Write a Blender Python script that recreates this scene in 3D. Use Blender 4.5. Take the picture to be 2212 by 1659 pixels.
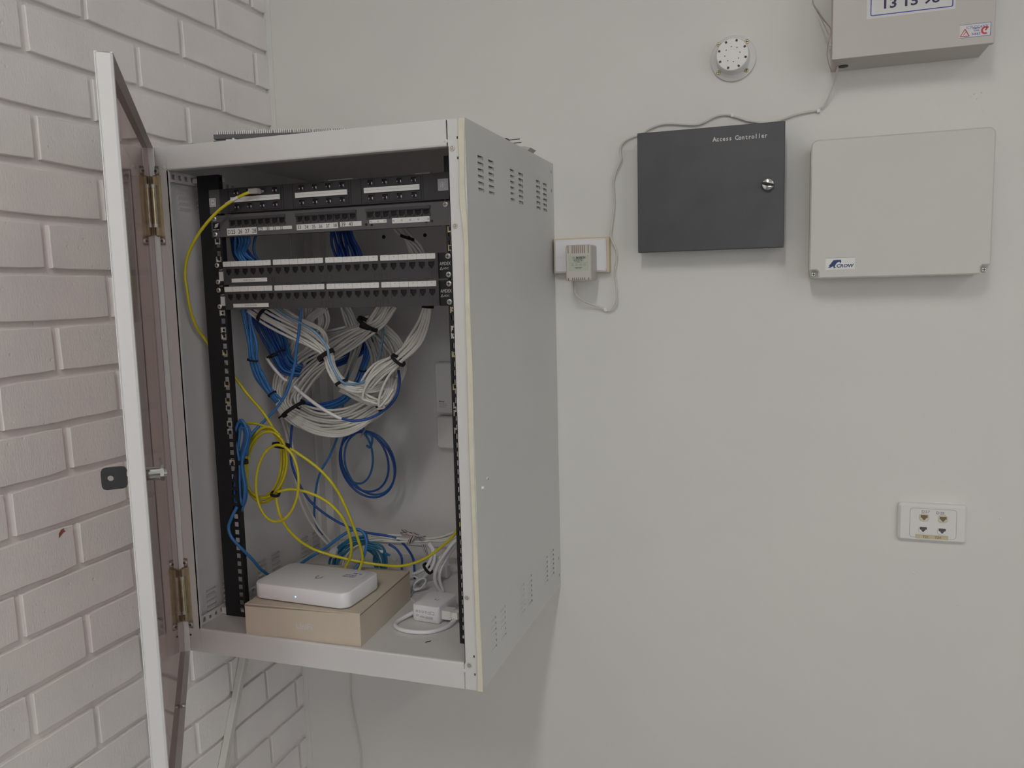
import bpy, bmesh, math, random
from mathutils import Vector, Matrix
random.seed(7)
C = bpy.context.scene.collection
for o in list(bpy.data.objects): bpy.data.objects.remove(o)

# ------------------------------------------------------------------ camera
F, CX, CY, CZ, RX, RY, RZ = 1749.3608, 0.4717, -1.742, 0.6741, -0.1148, -0.025, 0.3206
EYE = Vector((CX, CY, CZ))
_f = Vector((-math.sin(RZ), math.cos(RZ), 0)); _r = Vector((math.cos(RZ), math.sin(RZ), 0)); _u = Vector((0, 0, 1))
_f2 = math.cos(RX)*_f + math.sin(RX)*_u; _u2 = -math.sin(RX)*_f + math.cos(RX)*_u
RIGHT = math.cos(RY)*_r + math.sin(RY)*_u2; UP = -math.sin(RY)*_r + math.cos(RY)*_u2; FWD = _f2
cd = bpy.data.cameras.new('camera'); cam = bpy.data.objects.new('camera', cd); C.objects.link(cam)
m3 = Matrix((RIGHT, UP, -FWD)).transposed()
cam.matrix_world = Matrix.Translation(EYE) @ m3.to_4x4()
cd.sensor_fit = 'HORIZONTAL'; cd.sensor_width = 36; cd.lens = F/2212*36; cd.clip_start = 0.02
bpy.context.scene.camera = cam

def at(px, py, ax, val):
    """world point where the photograph's sight line through (px,py) meets the plane x/y/z = val"""
    d = RIGHT*((px-1106)/F) - UP*((py-829.5)/F) + FWD
    i = 'xyz'.index(ax); t = (val-EYE[i])/d[i]
    return EYE + d*t

# ------------------------------------------------------------------ world, light, exposure
sc = bpy.context.scene
sc.view_settings.view_transform = 'Standard'; sc.view_settings.look = 'None'
sc.view_settings.gamma = 1; sc.view_settings.use_curve_mapping = False
sc.view_settings.exposure = -0.05
w = bpy.data.worlds.new('world'); sc.world = w; w.use_nodes = True
w.node_tree.nodes['Background'].inputs[0].default_value = (.9, .95, 1, 1)
w.node_tree.nodes['Background'].inputs[1].default_value = 0.05
CEIL, FLOOR = 2.08, -.93
LAMP_A, LAMP_B = 37, 26          # brightness of the two fluorescent battens
BATTENS = [(0.32, -2.55), (2.35, -3.0)]
FILL_FRONT, FILL_RIGHT = 2.8, 0.9        # added fill light: unseen glowing panels behind the camera and on the right

# ------------------------------------------------------------------ materials
def mat(name, col, rough=.5, metal=0, bump=0, bscale=60, var=0, vscale=8, spec=.5, coat=0, bdist=.001, stretch=None, emit=0, detail=4):
    m = bpy.data.materials.new(name); m.use_nodes = True; nt = m.node_tree; b = nt.nodes['Principled BSDF']
    b.inputs['Base Color'].default_value = (*col, 1); b.inputs['Roughness'].default_value = rough
    b.inputs['Metallic'].default_value = metal; b.inputs['Specular IOR Level'].default_value = spec
    b.inputs['Coat Weight'].default_value = coat
    if emit:
        b.inputs['Emission Color'].default_value = (*col, 1); b.inputs['Emission Strength'].default_value = emit
    tc = nt.nodes.new('ShaderNodeTexCoord'); src = tc.outputs['Object']
    if stretch:
        mp = nt.nodes.new('ShaderNodeMapping'); mp.inputs['Scale'].default_value = stretch
        nt.links.new(src, mp.inputs[0]); src = mp.outputs[0]
    if var:
        n = nt.nodes.new('ShaderNodeTexNoise'); n.inputs['Scale'].default_value = vscale; n.inputs['Detail'].default_value = 6
        nt.links.new(src, n.inputs['Vector'])
        r = nt.nodes.new('ShaderNodeValToRGB'); e = r.color_ramp.elements
        e[0].position = .3; e[1].position = .7
        e[0].color = (*[max(0, c*(1-var)) for c in col], 1); e[1].color = (*[min(1, c*(1+var)) for c in col], 1)
        nt.links.new(n.outputs['Fac'], r.inputs[0]); nt.links.new(r.outputs[0], b.inputs['Base Color'])
    if bump:
        n = nt.nodes.new('ShaderNodeTexNoise'); n.inputs['Scale'].default_value = bscale; n.inputs['Detail'].default_value = detail
        nt.links.new(src, n.inputs['Vector'])
        bp = nt.nodes.new('ShaderNodeBump'); bp.inputs['Strength'].default_value = bump; bp.inputs['Distance'].default_value = bdist
        nt.links.new(n.outputs['Fac'], bp.inputs['Height']); nt.links.new(bp.outputs[0], b.inputs['Normal'])
    return m

def paint_mat(name, col, plaster=False):
    """painted masonry / painted plaster: roller stipple, pits, broad unevenness"""
    m = bpy.data.materials.new(name); m.use_nodes = True; nt = m.node_tree; N = nt.nodes; L = nt.links
    b = N['Principled BSDF']; b.inputs['Roughness'].default_value = .55 if plaster else .45
    g = N.new('ShaderNodeNewGeometry')
    def noise(scale, detail=4, vec=None):
        n = N.new('ShaderNodeTexNoise'); n.inputs['Scale'].default_value = scale; n.inputs['Detail'].default_value = detail
        L.new(vec or g.outputs['Position'], n.inputs['Vector']); return n.outputs['Fac']
    rp = N.new('ShaderNodeValToRGB'); e = rp.color_ramp.elements
    e[0].position = .3; e[1].position = .7
    k = .015 if plaster else .035
    e[0].color = (col[0]*(1-k), col[1]*(1-k), col[2]*(1-k*.7), 1); e[1].color = (col[0]*(1+k), col[1]*(1+k), col[2]*(1+k*.6), 1)
    L.new(noise(3 if plaster else 9, 7), rp.inputs[0]); L.new(rp.outputs[0], b.inputs['Base Color'])
    mp = N.new('ShaderNodeMapping'); mp.inputs['Scale'].default_value = (1, 1, .25); L.new(g.outputs['Position'], mp.inputs[0])
    def mul(a, f):
        x = N.new('ShaderNodeMath'); x.operation = 'MULTIPLY'; L.new(a, x.inputs[0]); x.inputs[1].default_value = f; return x.outputs[0]
    def add(a, c):
        x = N.new('ShaderNodeMath'); x.operation = 'ADD'; L.new(a, x.inputs[0]); L.new(c, x.inputs[1]); return x.outputs[0]
    if plaster:
        h = add(mul(noise(260, 3), .12), add(mul(noise(9, 3), 2.2), mul(noise(2.5, 2), 6)))
    else:
        v = N.new('ShaderNodeTexVoronoi'); v.inputs['Scale'].default_value = 38; L.new(g.outputs['Position'], v.inputs['Vector'])
        pr = N.new('ShaderNodeMapRange'); pr.inputs['From Min'].default_value = .0; pr.inputs['From Max'].default_value = .12
        L.new(v.outputs['Distance'], pr.inputs[0])
        h = add(add(mul(noise(420, 3, mp.outputs[0]), .55), mul(noise(60, 5), .9)), mul(pr.outputs[0], .9))
    bp = N.new('ShaderNodeBump'); bp.inputs['Strength'].default_value = .55 if plaster else .8; bp.inputs['Distance'].default_value = .0012
    L.new(h, bp.inputs['Height']); L.new(bp.outputs[0], b.inputs['Normal'])
    return m

M = {}
M['plaster'] = paint_mat('painted_plaster', (.755, .745, .71), True)
M['brick'] = paint_mat('painted_brick', (.86, .82, .80))
M['mortar'] = paint_mat('painted_mortar', (.80, .755, .74))
M['ceiling'] = mat('ceiling_paint', (.6, .6, .585), .8, bump=.2, bscale=200)
M['floor'] = mat('vinyl_floor', (.22, .21, .20), .4, var=.1, vscale=30)
M['room'] = mat('room_paint', (.42, .42, .40), .7, bump=.1, bscale=100)
M['steel'] = mat('grey_powder_coat', (.70, .69, .68), .42, bump=.12, bscale=900, bdist=.0003, var=.015, vscale=5)
M['steel2'] = mat('side_panel_coat', (.66, .66, .64), .45, bump=.12, bscale=900, bdist=.0003, var=.02, vscale=4)
M['black'] = mat('black_rail_coat', (.010, .010, .012), .55, bump=.15, bscale=700, bdist=.0003)
M['panel_a'] = mat('charcoal_panel', (.035, .036, .040), .5, bump=.1, bscale=800, bdist=.0003)
M['panel_b'] = mat('grey_panel', (.10, .101, .105), .45, bump=.1, bscale=800, bdist=.0003)
M['panel_c'] = mat('black_plastic_panel', (.052, .052, .056), .5, bump=.1, bscale=800, bdist=.0003)
M['port'] = mat('port_plastic', (.05, .05, .054), .4)
M['cavity'] = mat('port_cavity', (.004, .003, .004), .6)
M['white'] = mat('white_plastic', (.82, .82, .84), .32)
M['white2'] = mat('warm_white_plastic', (.80, .795, .77), .35)
M['paper'] = mat('white_label', (.72, .72, .70), .6, var=.03, vscale=90)
M['ink'] = mat('black_ink', (.03, .03, .035), .6)
M['greyink'] = mat('grey_ink', (.24, .24, .25), .6)
M['whiteink'] = mat('white_ink', (.62, .62, .63), .6)
M['blueink'] = mat('blue_ink', (.035, .06, .42), .5)
M['navyink'] = mat('navy_ink', (.012, .045, .17), .5)
M['violet'] = mat('dark_violet_ink', (.03, .018, .09), .5)
M['redink'] = mat('red_ink', (.62, .06, .08), .5)
M['foam'] = mat('cream_foam', (.72, .69, .56), .9, bump=.6, bscale=500, bdist=.0006, var=.05, vscale=40)
M['zinc'] = mat('zinc_plate', (.66, .66, .62), .35, .6, bump=.15, bscale=200, bdist=.0004)
M['gold'] = mat('yellow_zinc', (.60, .54, .34), .35, .6, var=.25, vscale=55)
M['goldd'] = mat('bronze_zinc', (.44, .36, .28), .4, .5, var=.2, vscale=40)
M['chrome'] = mat('chrome', (.75, .75, .72), .12, 1)
M['blue'] = mat('blue_cable', (.035, .165, .43), .4, var=.08, vscale=30)
M['blued'] = mat('deep_blue_cable', (.015, .075, .34), .4, var=.08, vscale=30)
M['bluel'] = mat('pale_blue_cable', (.19, .34, .50), .42)
M['teal'] = mat('teal_blue_cable', (.025, .17, .32), .4)
M['yellow'] = mat('yellow_cable', (.60, .53, .025), .38, var=.05, vscale=40)
M['wcab'] = mat('off_white_cable', (.70, .69, .65), .45, var=.05, vscale=25)
M['gcab'] = mat('grey_cable', (.48, .48, .455), .5)
M['wcord'] = mat('white_cord', (.76, .76, .77), .4)
M['pink'] = mat('pinkish_wire', (.42, .30, .27), .5)
M['velcro'] = mat('black_velcro', (.012, .010, .011), .9, bump=.5, bscale=900, bdist=.0005)
M['kraft'] = mat('beige_carton', (.60, .525, .425), .75, bump=.15, bscale=300, bdist=.0003, var=.02, vscale=30)
M['kraftd'] = mat('carton_cut_edge', (.25, .19, .13), .9)
M['beige'] = mat('beige_plastic', (.585, .55, .50), .45, bump=.08, bscale=500, bdist=.0003)
M['boxgrey'] = mat('warm_grey_enamel', (.575, .54, .50), .4, bump=.1, bscale=500, bdist=.0003)
M['cream'] = mat('cream_plastic', (.66, .645, .60), .5, var=.01, vscale=6)
M['blockb'] = mat('beige_mounting_block', (.66, .56, .38), .6)
M['anth'] = mat('anthracite_enamel', (.064, .064, .070), .42, bump=.25, bscale=600, bdist=.0004, var=.12, vscale=14)
M['anthd'] = mat('anthracite_edge', (.03, .03, .045), .5)
M['lab'] = mat('green_grey_label', (.50, .53, .44), .5)
M['tape'] = mat('yellowed_tape', (.62, .55, .36), .5)
M['dirtplug'] = mat('smoked_metal_plate', (.34, .35, .37), .35, .3)
M['clear'] = mat('clear_plug', (.6, .6, .58), .15); M['clear'].node_tree.nodes['Principled BSDF'].inputs['Alpha'].default_value = .55
M['amber'] = mat('cream_socket', (.70, .66, .52), .4)
M['ambercav'] = mat('brass_cavity', (.20, .15, .08), .5)
M['greycav'] = mat('grey_cavity', (.10, .10, .10), .5)
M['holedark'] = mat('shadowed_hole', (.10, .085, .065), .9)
M['led'] = mat('blue_status_light', (.3, .65, 1.0), .4, emit=1.2)
M['day'] = mat('fill_glow', (.96, .98, 1.0), .5, emit=FILL_FRONT)  # glow of the added front fill panel
M['fill_r'] = mat('fill_glow_right', (.97, .96, 1.0), .5, emit=FILL_RIGHT)  # glow of the added right-hand fill panel
M['tube_a'] = mat('lamp_diffuser', (1.0, .985, .94), .5, emit=LAMP_A)
M['tube_b'] = mat('lamp_diffuser_right', (1.0, .985, .94), .5, emit=LAMP_B)
M['terra'] = mat('bare_red_brick', (.28, .10, .06), .9)
M['keyblack'] = mat('black_key_plastic', (.02, .02, .022), .4)

def pane_mat():
    m = bpy.data.materials.new('smoked_acrylic'); m.use_nodes = True; nt = m.node_tree; nt.nodes.remove(nt.nodes['Principled BSDF'])
    out = nt.nodes['Material Output']; t = nt.nodes.new('ShaderNodeBsdfTransparent'); t.inputs[0].default_value = (.86, .77, .75, 1)
    g = nt.nodes.new('ShaderNodeBsdfGlossy'); g.inputs['Roughness'].default_value = .03; g.inputs[0].default_value = (.82, .76, .75, 1)
    fr = nt.nodes.new('ShaderNodeFresnel')
    ge = nt.nodes.new('ShaderNodeNewGeometry'); mr = nt.nodes.new('ShaderNodeMapRange')      # entering and leaving face of the thin sheet reflect alike
    mr.inputs['To Min'].default_value = 1.45; mr.inputs['To Max'].default_value = 1/1.45
    nt.links.new(ge.outputs['Backfacing'], mr.inputs[0]); nt.links.new(mr.outputs[0], fr.inputs[0])
    mx = nt.nodes.new('ShaderNodeMixShader')
    nt.links.new(fr.outputs[0], mx.inputs[0]); nt.links.new(t.outputs[0], mx.inputs[1]); nt.links.new(g.outputs[0], mx.inputs[2])
    nt.links.new(mx.outputs[0], out.inputs[0]); return m
M['pane'] = pane_mat()

# ------------------------------------------------------------------ mesh helpers
def wloc(o):
    v = Vector((0, 0, 0))
    while o is not None: v += Vector(o.location); o = o.parent
    return v

class MB:
    def __init__(s): s.v = []; s.f = []; s.mi = []; s.cur = 0; s.m = Matrix.Identity(4); s.sm = []; s.smooth = False
    def add(s, vs, fs):
        b = len(s.v); s.v += [tuple(s.m @ Vector(p)) for p in vs]
        for f in fs: s.f.append([b+i for i in f]); s.mi.append(s.cur); s.sm.append(s.smooth)
    def box(s, lo, hi):
        x0, y0, z0 = [min(a, b) for a, b in zip(lo, hi)]; x1, y1, z1 = [max(a, b) for a, b in zip(lo, hi)]
        s.add([(x0,y0,z0),(x1,y0,z0),(x1,y1,z0),(x0,y1,z0),(x0,y0,z1),(x1,y0,z1),(x1,y1,z1),(x0,y1,z1)],
              [(3,2,1,0),(4,5,6,7),(0,1,5,4),(1,2,6,5),(2,3,7,6),(3,0,4,7)])
    def prism(s, out, d0, d1, chamf=0, fn=None):
        """closed outline (list of 2D) swept d0..d1; fn maps (a,b,d) to 3D; chamf shrinks the d1 end rim"""
        n = len(out); cx = sum(p[0] for p in out)/n; cy = sum(p[1] for p in out)/n
        fn = fn or (lambda a, b, d: (a, b, d))
        sgn = 1 if d1 > d0 else -1
        rings = [(out, d0), (out, d1-sgn*chamf)]
        if chamf:
            o2 = []
            for i in range(n):
                p, q, r = Vector(out[i-1]), Vector(out[i]), Vector(out[(i+1) % n])
                n1 = Vector((-(q-p).y, (q-p).x)).normalized(); n2 = Vector((-(r-q).y, (r-q).x)).normalized()
                nn = (n1+n2); nn = nn/max(nn.length_squared, .3)*2*.5*2/1 if nn.length > 1e-6 else n1
                nn = (n1+n2).normalized()/max(.5, (n1+n2).normalized().dot(n1))
                o2.append(tuple(q+nn*chamf))
            rings.append((o2, d1))
        vs = [fn(a, b, d) for ring, d in rings for a, b in ring]; fs = []
        for k in range(len(rings)-1):
            for i in range(n):
                j = (i+1) % n; fs.append((k*n+i, k*n+j, (k+1)*n+j, (k+1)*n+i))
        fs.append(tuple(range(n))[::-1]); k = len(rings)-1; fs.append(tuple(range(k*n, k*n+n)))
        s.add(vs, fs)
    def cyl(s, p0, p1, r0, r1=None, n=16, cap=True):
        r1 = r0 if r1 is None else r1; p0 = Vector(p0); p1 = Vector(p1); d = (p1-p0).normalized()
        a = d.orthogonal().normalized(); b = d.cross(a)
        vs = [p0+(a*math.cos(t)+b*math.sin(t))*r0 for t in [2*math.pi*i/n for i in range(n)]] + [p1+(a*math.cos(t)+b*math.sin(t))*r1 for t in [2*math.pi*i/n for i in range(n)]]
        fs = [(i, (i+1) % n, n+(i+1) % n, n+i) for i in range(n)]
        if cap: fs += [tuple(range(n))[::-1], tuple(range(n, 2*n))]
        s.add(vs, fs)
    def lathe(s, prof, c, axis='y', n=40):
        """prof: list of (r, h) ; axis y: h grows towards -y (out of the wall)"""
        vs = []; fs = []
        for r, h in prof:
            for i in range(n):
                t = 2*math.pi*i/n
                p = (c[0]+r*math.cos(t), c[1]-h, c[2]+r*math.sin(t)) if axis == 'y' else (c[0]+r*math.cos(t), c[1]+r*math.sin(t), c[2]+h)
                vs.append(p)
        for k in range(len(prof)-1):
            for i in range(n):
                j = (i+1) % n; fs.append((k*n+i, k*n+j, (k+1)*n+j, (k+1)*n+i))
        fs.append(tuple(range(n))[::-1]); k = len(prof)-1; fs.append(tuple(range(k*n, k*n+n)))
        s.add(vs, fs)
    def tube(s, pts, r, n=7, flat=1):
        old = s.smooth; s.smooth = True
        pts = [Vector(p) for p in pts]; vs = []; fs = []; a = None
        for i, p in enumerate(pts):
            d = (pts[min(i+1, len(pts)-1)]-pts[max(i-1, 0)])
            d = d.normalized() if d.length > 1e-9 else Vector((0, 0, 1))
            if a is None: a = d.orthogonal().normalized()
            a = (a-d*a.dot(d)); a = a.normalized() if a.length > 1e-6 else d.orthogonal().normalized()
            b = d.cross(a)
            for k in range(n):
                t = 2*math.pi*k/n; vs.append(p+a*math.cos(t)*r+b*math.sin(t)*r*flat)
        for i in range(len(pts)-1):
            for k in range(n):
                l = (k+1) % n; fs.append((i*n+k, i*n+l, (i+1)*n+l, (i+1)*n+k))
        fs.append(tuple(range(n))[::-1]); q = (len(pts)-1)*n; fs.append(tuple(range(q, q+n)))
        s.add(vs, fs); s.smooth = old
    def holed(s, x0, x1, z0, z1, y, th, holes, fn=None):
        """plate in the x-z plane between y and y+th, rect holes (hx0,hx1,hz0,hz1) (unions allowed)"""
        fn = fn or (lambda a, b, d: (a, d, b))
        R = lambda q: round(q, 6)
        xs = sorted(set([R(x0), R(x1)]+[R(min(max(h[i], x0), x1)) for h in holes for i in (0, 1)]))
        zs = sorted(set([R(z0), R(z1)]+[R(min(max(h[i], z0), z1)) for h in holes for i in (2, 3)]))
        nx, nz = len(xs), len(zs)
        def solid(i, j):
            if i < 0 or j < 0 or i >= nx-1 or j >= nz-1: return False
            cx = (xs[i]+xs[i+1])/2; cz = (zs[j]+zs[j+1])/2
            return not any(h[0] < cx < h[1] and h[2] < cz < h[3] for h in holes)
        vs = []; idx = {}
        def V(i, j, k):
            if (i, j, k) not in idx: idx[(i, j, k)] = len(vs); vs.append(fn(xs[i], zs[j], y+(th if k else 0)))
            return idx[(i, j, k)]
        fs = []
        for i in range(nx-1):
            for j in range(nz-1):
                if not solid(i, j): continue
                fs.append((V(i,j,0), V(i+1,j,0), V(i+1,j+1,0), V(i,j+1,0)))
                fs.append((V(i,j,1), V(i,j+1,1), V(i+1,j+1,1), V(i+1,j,1)))
                if not solid(i-1, j): fs.append((V(i,j,0), V(i,j+1,0), V(i,j+1,1), V(i,j,1)))
                if not solid(i+1, j): fs.append((V(i+1,j,0), V(i+1,j,1), V(i+1,j+1,1), V(i+1,j+1,0)))
                if not solid(i, j-1): fs.append((V(i,j,0), V(i,j,1), V(i+1,j,1), V(i+1,j,0)))
                if not solid(i, j+1): fs.append((V(i,j+1,0), V(i+1,j+1,0), V(i+1,j+1,1), V(i,j+1,1)))
        s.add(vs, fs)
    def mesh(s, name, mats, origin):
        me = bpy.data.meshes.new(name); me.from_pydata([tuple(Vector(p)-origin) for p in s.v], [], s.f)
        for m in mats: me.materials.append(m)
        for p, mi, sm in zip(me.polygons, s.mi, s.sm): p.material_index = mi; p.use_smooth = sm
        bm = bmesh.new(); bm.from_mesh(me); bmesh.ops.recalc_face_normals(bm, faces=bm.faces); bm.to_mesh(me); bm.free()
        me.update(); return me
    def build(s, name, mats, parent=None, **kw):
        mats = [M[q] if isinstance(q, str) else q for q in (mats if isinstance(mats, (list, tuple)) else [mats])]
        xs = [[p[i] for p in s.v] for i in range(3)]
        org = Vector(((min(xs[0])+max(xs[0]))/2, (min(xs[1])+max(xs[1]))/2, min(xs[2])))
        o = bpy.data.objects.new(name, s.mesh(name, mats, org)); C.objects.link(o)
        o.location = org - (wloc(parent) if parent else Vector((0, 0, 0)))
        if parent: o.parent = parent
        for k, v in kw.items(): o[k] = v
        return o

def inst(name, me, loc, parent=None, rot=None, **kw):
    o = bpy.data.objects.new(name, me); C.objects.link(o)
    o.location = Vector(loc) - (wloc(parent) if parent else Vector((0, 0, 0)))
    if rot: o.rotation_euler = rot
    if parent: o.parent = parent
    for k, v in kw.items(): o[k] = v
    return o

def thing(name, loc, label, cat, group=None):
    o = bpy.data.objects.new(name, None); C.objects.link(o); o.location = loc; o.empty_display_size = .02
    o['label'] = label; o['category'] = cat
    if group: o['group'] = group
    return o

def rrect(x0, x1, y0, y1, r, n=5):
    out = []
    for cx, cy, a0 in ((x1-r, y0+r, -90), (x1-r, y1-r, 0), (x0+r, y1-r, 90), (x0+r, y0+r, 180)):
        for i in range(n+1):
            a = math.radians(a0+90*i/n); out.append((cx+r*math.cos(a), cy+r*math.sin(a)))
    return out
WALLFN = lambda a, b, d: (a, d, b)     # outline in x-z, swept along y

def text(s, size, org, parent, m, right=(1, 0, 0), up=(0, 0, 1), align='LEFT', ext=.00012, wscale=1, name='lettering', bold=0, shear=0, label=None):
    """size = cap height in metres; org = baseline start"""
    cu = bpy.data.curves.new('t', 'FONT'); cu.body = s; cu.size = size/.70; cu.align_x = align; cu.extrude = ext; cu.offset = bold; cu.shear = shear
    cu.resolution_u = 2
    to = bpy.data.objects.new('t', cu); C.objects.link(to)
    bpy.context.view_layer.update()
    me = bpy.data.meshes.new_from_object(to.evaluated_get(bpy.context.evaluated_depsgraph_get()))
    bpy.data.objects.remove(to); bpy.data.curves.remove(cu)
    R = Vector(right).normalized(); U = Vector(up).normalized(); N = R.cross(U)
    org = Vector(org)
    for v in me.vertices:
        c = v.co.copy(); v.co = R*c.x*wscale + U*c.y + N*c.z
    me.materials.clear(); me.materials.append(M[m])
    for p in me.polygons: p.material_index = 0
    o = bpy.data.objects.new(name, me); C.objects.link(o); o.location = org-wloc(parent); o.parent = parent
    if label: o['label'] = label
    return o

def text_mono(s, size, org, pitch, parent, m, name='lettering', bold=0, wscale=1):
    parts = [text(ch, size, Vector(org)+Vector((pitch*i, 0, 0)), parent, m, bold=bold, wscale=wscale, align='CENTER') for i, ch in enumerate(s) if ch != ' ']
    V = []; Fc = []
    for p_ in parts:
        b_ = len(V); V += [tuple(Vector(v.co)+p_.location-parts[0].location) for v in p_.data.vertices]; Fc += [[b_+i for i in f.vertices] for f in p_.data.polygons]
    me = bpy.data.meshes.new(name); me.from_pydata(V, [], Fc); me.materials.append(M[m])
    parts[0].data = me
    for p_ in parts[1:]: bpy.data.objects.remove(p_)
    return parts[0]

def spline(pts, k=6):
    pts = [Vector(p) for p in pts]
    if len(pts) < 3:
        return pts
    P = [pts[0]*2-pts[1]]+pts+[pts[-1]*2-pts[-2]]; out = []
    for i in range(1, len(P)-2):
        a, b, c, d = P[i-1:i+3]
        for j in range(k):
            t = j/k; out.append(.5*((2*b)+(c-a)*t+(2*a-5*b+4*c-d)*t*t+(3*b-a-3*c+d)*t**3))
    out.append(pts[-1]); return out

def screw(mb, c, r, d=(0, -1, 0), h=.0022):
    c = Vector(c); d = Vector(d); mb.cyl(c, c+d*h*.55, r, r, 14); mb.cyl(c+d*h*.55, c+d*h, r, r*.62, 14)
def cross(mb, c, r, right=(1, 0, 0), up=(0, 0, 1), d=(0, -1, 0)):
    c = Vector(c); R = Vector(right); U = Vector(up); D = Vector(d)
    for a, b in ((R, U), (U, R)):
        vs = [c+a*s1*r+b*s2*r*.22+D*q for q in (0, .0002) for s1, s2 in ((-1,-1),(1,-1),(1,1),(-1,1))]
        mb.add(vs, [(0,1,2,3),(4,5,6,7),(0,1,5,4),(1,2,6,5),(2,3,7,6),(3,0,4,7)])
def screw_obj(name, c, r, parent, m='zinc', d=(0, -1, 0), label=None):
    mb = MB(); screw(mb, c, r, d); mb.cur = 1
    D = Vector(d); U = Vector((0, 0, 1)); R = U.cross(D).normalized()
    cross(mb, Vector(c)+D*.0023, r*.6, R, U, d)
    o = mb.build(name, [m, 'ink'], parent)
    if label: o['label'] = label
    return o

# ================================================================== ROOM
XW = -.7023
mb = MB(); mb.box((XW-.15, 0, FLOOR), (3.6, .15, CEIL)); wall_back = mb.build('wall_back', 'plaster', kind='structure')
mb = MB(); mb.box((XW-.15, -6.5, FLOOR), (XW-.0085, 0, CEIL)); wall_left = mb.build('wall_left', 'mortar', kind='structure')
mb = MB(); mb.box((3.6, -6.5, FLOOR), (3.75, .15, CEIL)); mb.build('wall_right', 'room', kind='structure')
mb = MB(); mb.box((XW-.15, -6.65, FLOOR), (3.75, -6.5, CEIL)); mb.build('wall_front', 'room', kind='structure')
mb = MB(); mb.box((XW-.15, -6.65, FLOOR-.1), (3.75, .15, FLOOR)); mb.build('floor', 'floor', kind='structure')
mb = MB(); mb.box((XW-.15, -6.65, CEIL), (3.75, .15, CEIL+.1)); mb.build('ceiling', 'ceiling', kind='structure')
mb = MB(); mb.box((XW-.004, -.0022, FLOOR), (XW+.0125, 0.0, CEIL)); mb.build('trim_1', 'plaster', kind='structure')

# bricks: each brick its own object, outline slightly irregular
rb = random.Random(3)
def brick_mesh(L, H, seed):
    r = random.Random(seed); mb = MB(); out = []
    nL, nH = 7, 2
    def j(): return r.uniform(-.0009, .0009)
    for i in range(nL): out.append((-L/2+L*i/nL+(0.0016 if i == 0 else 0), -H/2+j()+(0.0012 if i == 0 else 0)))
    for i in range(nH): out.append((L/2+j(), -H/2+H*i/nH+(.0018 if i == 0 else 0)))
    for i in range(nL): out.append((L/2-L*i/nL-(0.0014 if i == 0 else 0), H/2+j()))
    for i in range(nH): out.append((-L/2+j(), H/2-H*i/nH-(.0018 if i == 0 else 0)))
    mb.prism(out, -.02, 0, .0013, fn=lambda a, b, d: (d, a, b))
    return mb.mesh('brick', [M['brick']], Vector((0, 0, 0)))
PITCH = .0872; LEN = .2485
full = [brick_mesh(LEN-.0118, PITCH-.0122, s) for s in range(7)]
joints = [1.1635+.087*k for k in range(10, 0, -1)]+[1.1635, 1.0775, .9903, .9025, .8115, .7245, .6375, .5505, .4635, .3765, .2895, .2062, .1188, .0363, -.0545, -.1416, -.2250, -.3075, -.3910, -.4805]+[-.4805-.0866*k for k in range(1, 6)]
for row in range(len(joints)-1):
    z1, z0 = joints[row], joints[row+1]; zc = (z0+z1)/2
    if z1 > CEIL+.001: continue
    A = ((row-10) % 2 == 1)
    off = (-.0405 if A else -.1622) - (.012 if A else .0190)*zc
    edges = [off-LEN*k for k in range(0, 8)]
    spans = [(edges[0], -.001)] + [(edges[k+1], edges[k]) for k in range(6)]
    for (a, b) in spans:
        if b < -1.45: continue
        w_ = (b-a)-.0105 if b > -.002 else (b-a)
        dx = rb.uniform(-.0008, .0008)
        if b > -.002:
            me = brick_mesh(b-a-.0059, PITCH-.0122, int(zc*1000)); yc = (a+.005+b)/2
        else:
            me = full[rb.randrange(7)]; yc = (a+b)/2+rb.uniform(-.0012, .0012)
        inst('brick', me, (XW+dx, yc, zc), wall_left)
# paint chip showing red brick
mb = MB(); p = at(133, 1153, 'x', XW+.001)
mb.prism([(p.y+a, p.z+b) for a, b in ((-.006, -.006), (-.002, -.003), (.003, .001), (.009, .002), (.005, .005), (.006, .008), (0, .007), (-.005, .002))], XW-.001, XW+.0012, fn=lambda a, b, d: (d, a, b))
mb.build('paint_chip', 'terra', wall_left, label='patch of bare red brick where paint has chipped off')

# plaster repairs on the wall
def patch(px, py, rx, ry, seed):
    r = random.Random(seed); c = at(px, py, 'y', 0); mb = MB()
    out = [(c.x+rx*math.cos(t)*(1+r.uniform(-.12, .12)), c.z+ry*math.sin(t)*(1+r.uniform(-.12, .12))) for t in [2*math.pi*i/22 for i in range(22)]]
    mb.prism(out, .001, -.0003, .0, fn=WALLFN); mb.build('plaster_patch', 'plaster', wall_back)
for a in ((1895, 236, .036, .018, 1), (2185, 222, .05, .03, 2), (2190, 540, .045, .032, 3), (1370, 597, .022, .03, 4), (2085, 208, .012, .006, 5)): patch(*a)
r_ = random.Random(5)
mb = MB()
for px, py in ((2097, 209), (2104, 203), (2110, 213), (2120, 200), (1973, 1237), (1977, 1239), (1338, 628), (2068, 1307), (1887, 424), (1165, 150), (2160, 1120), (1300, 1180)):
    c = at(px, py, 'y', 0); mb.lathe([(.0016*r_.uniform(.6, 1.4), 0), (.0009, .0008)], (c.x, 0, c.z), n=8)
mb.build('paint_speck', 'plaster', wall_back, kind='stuff')
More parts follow.
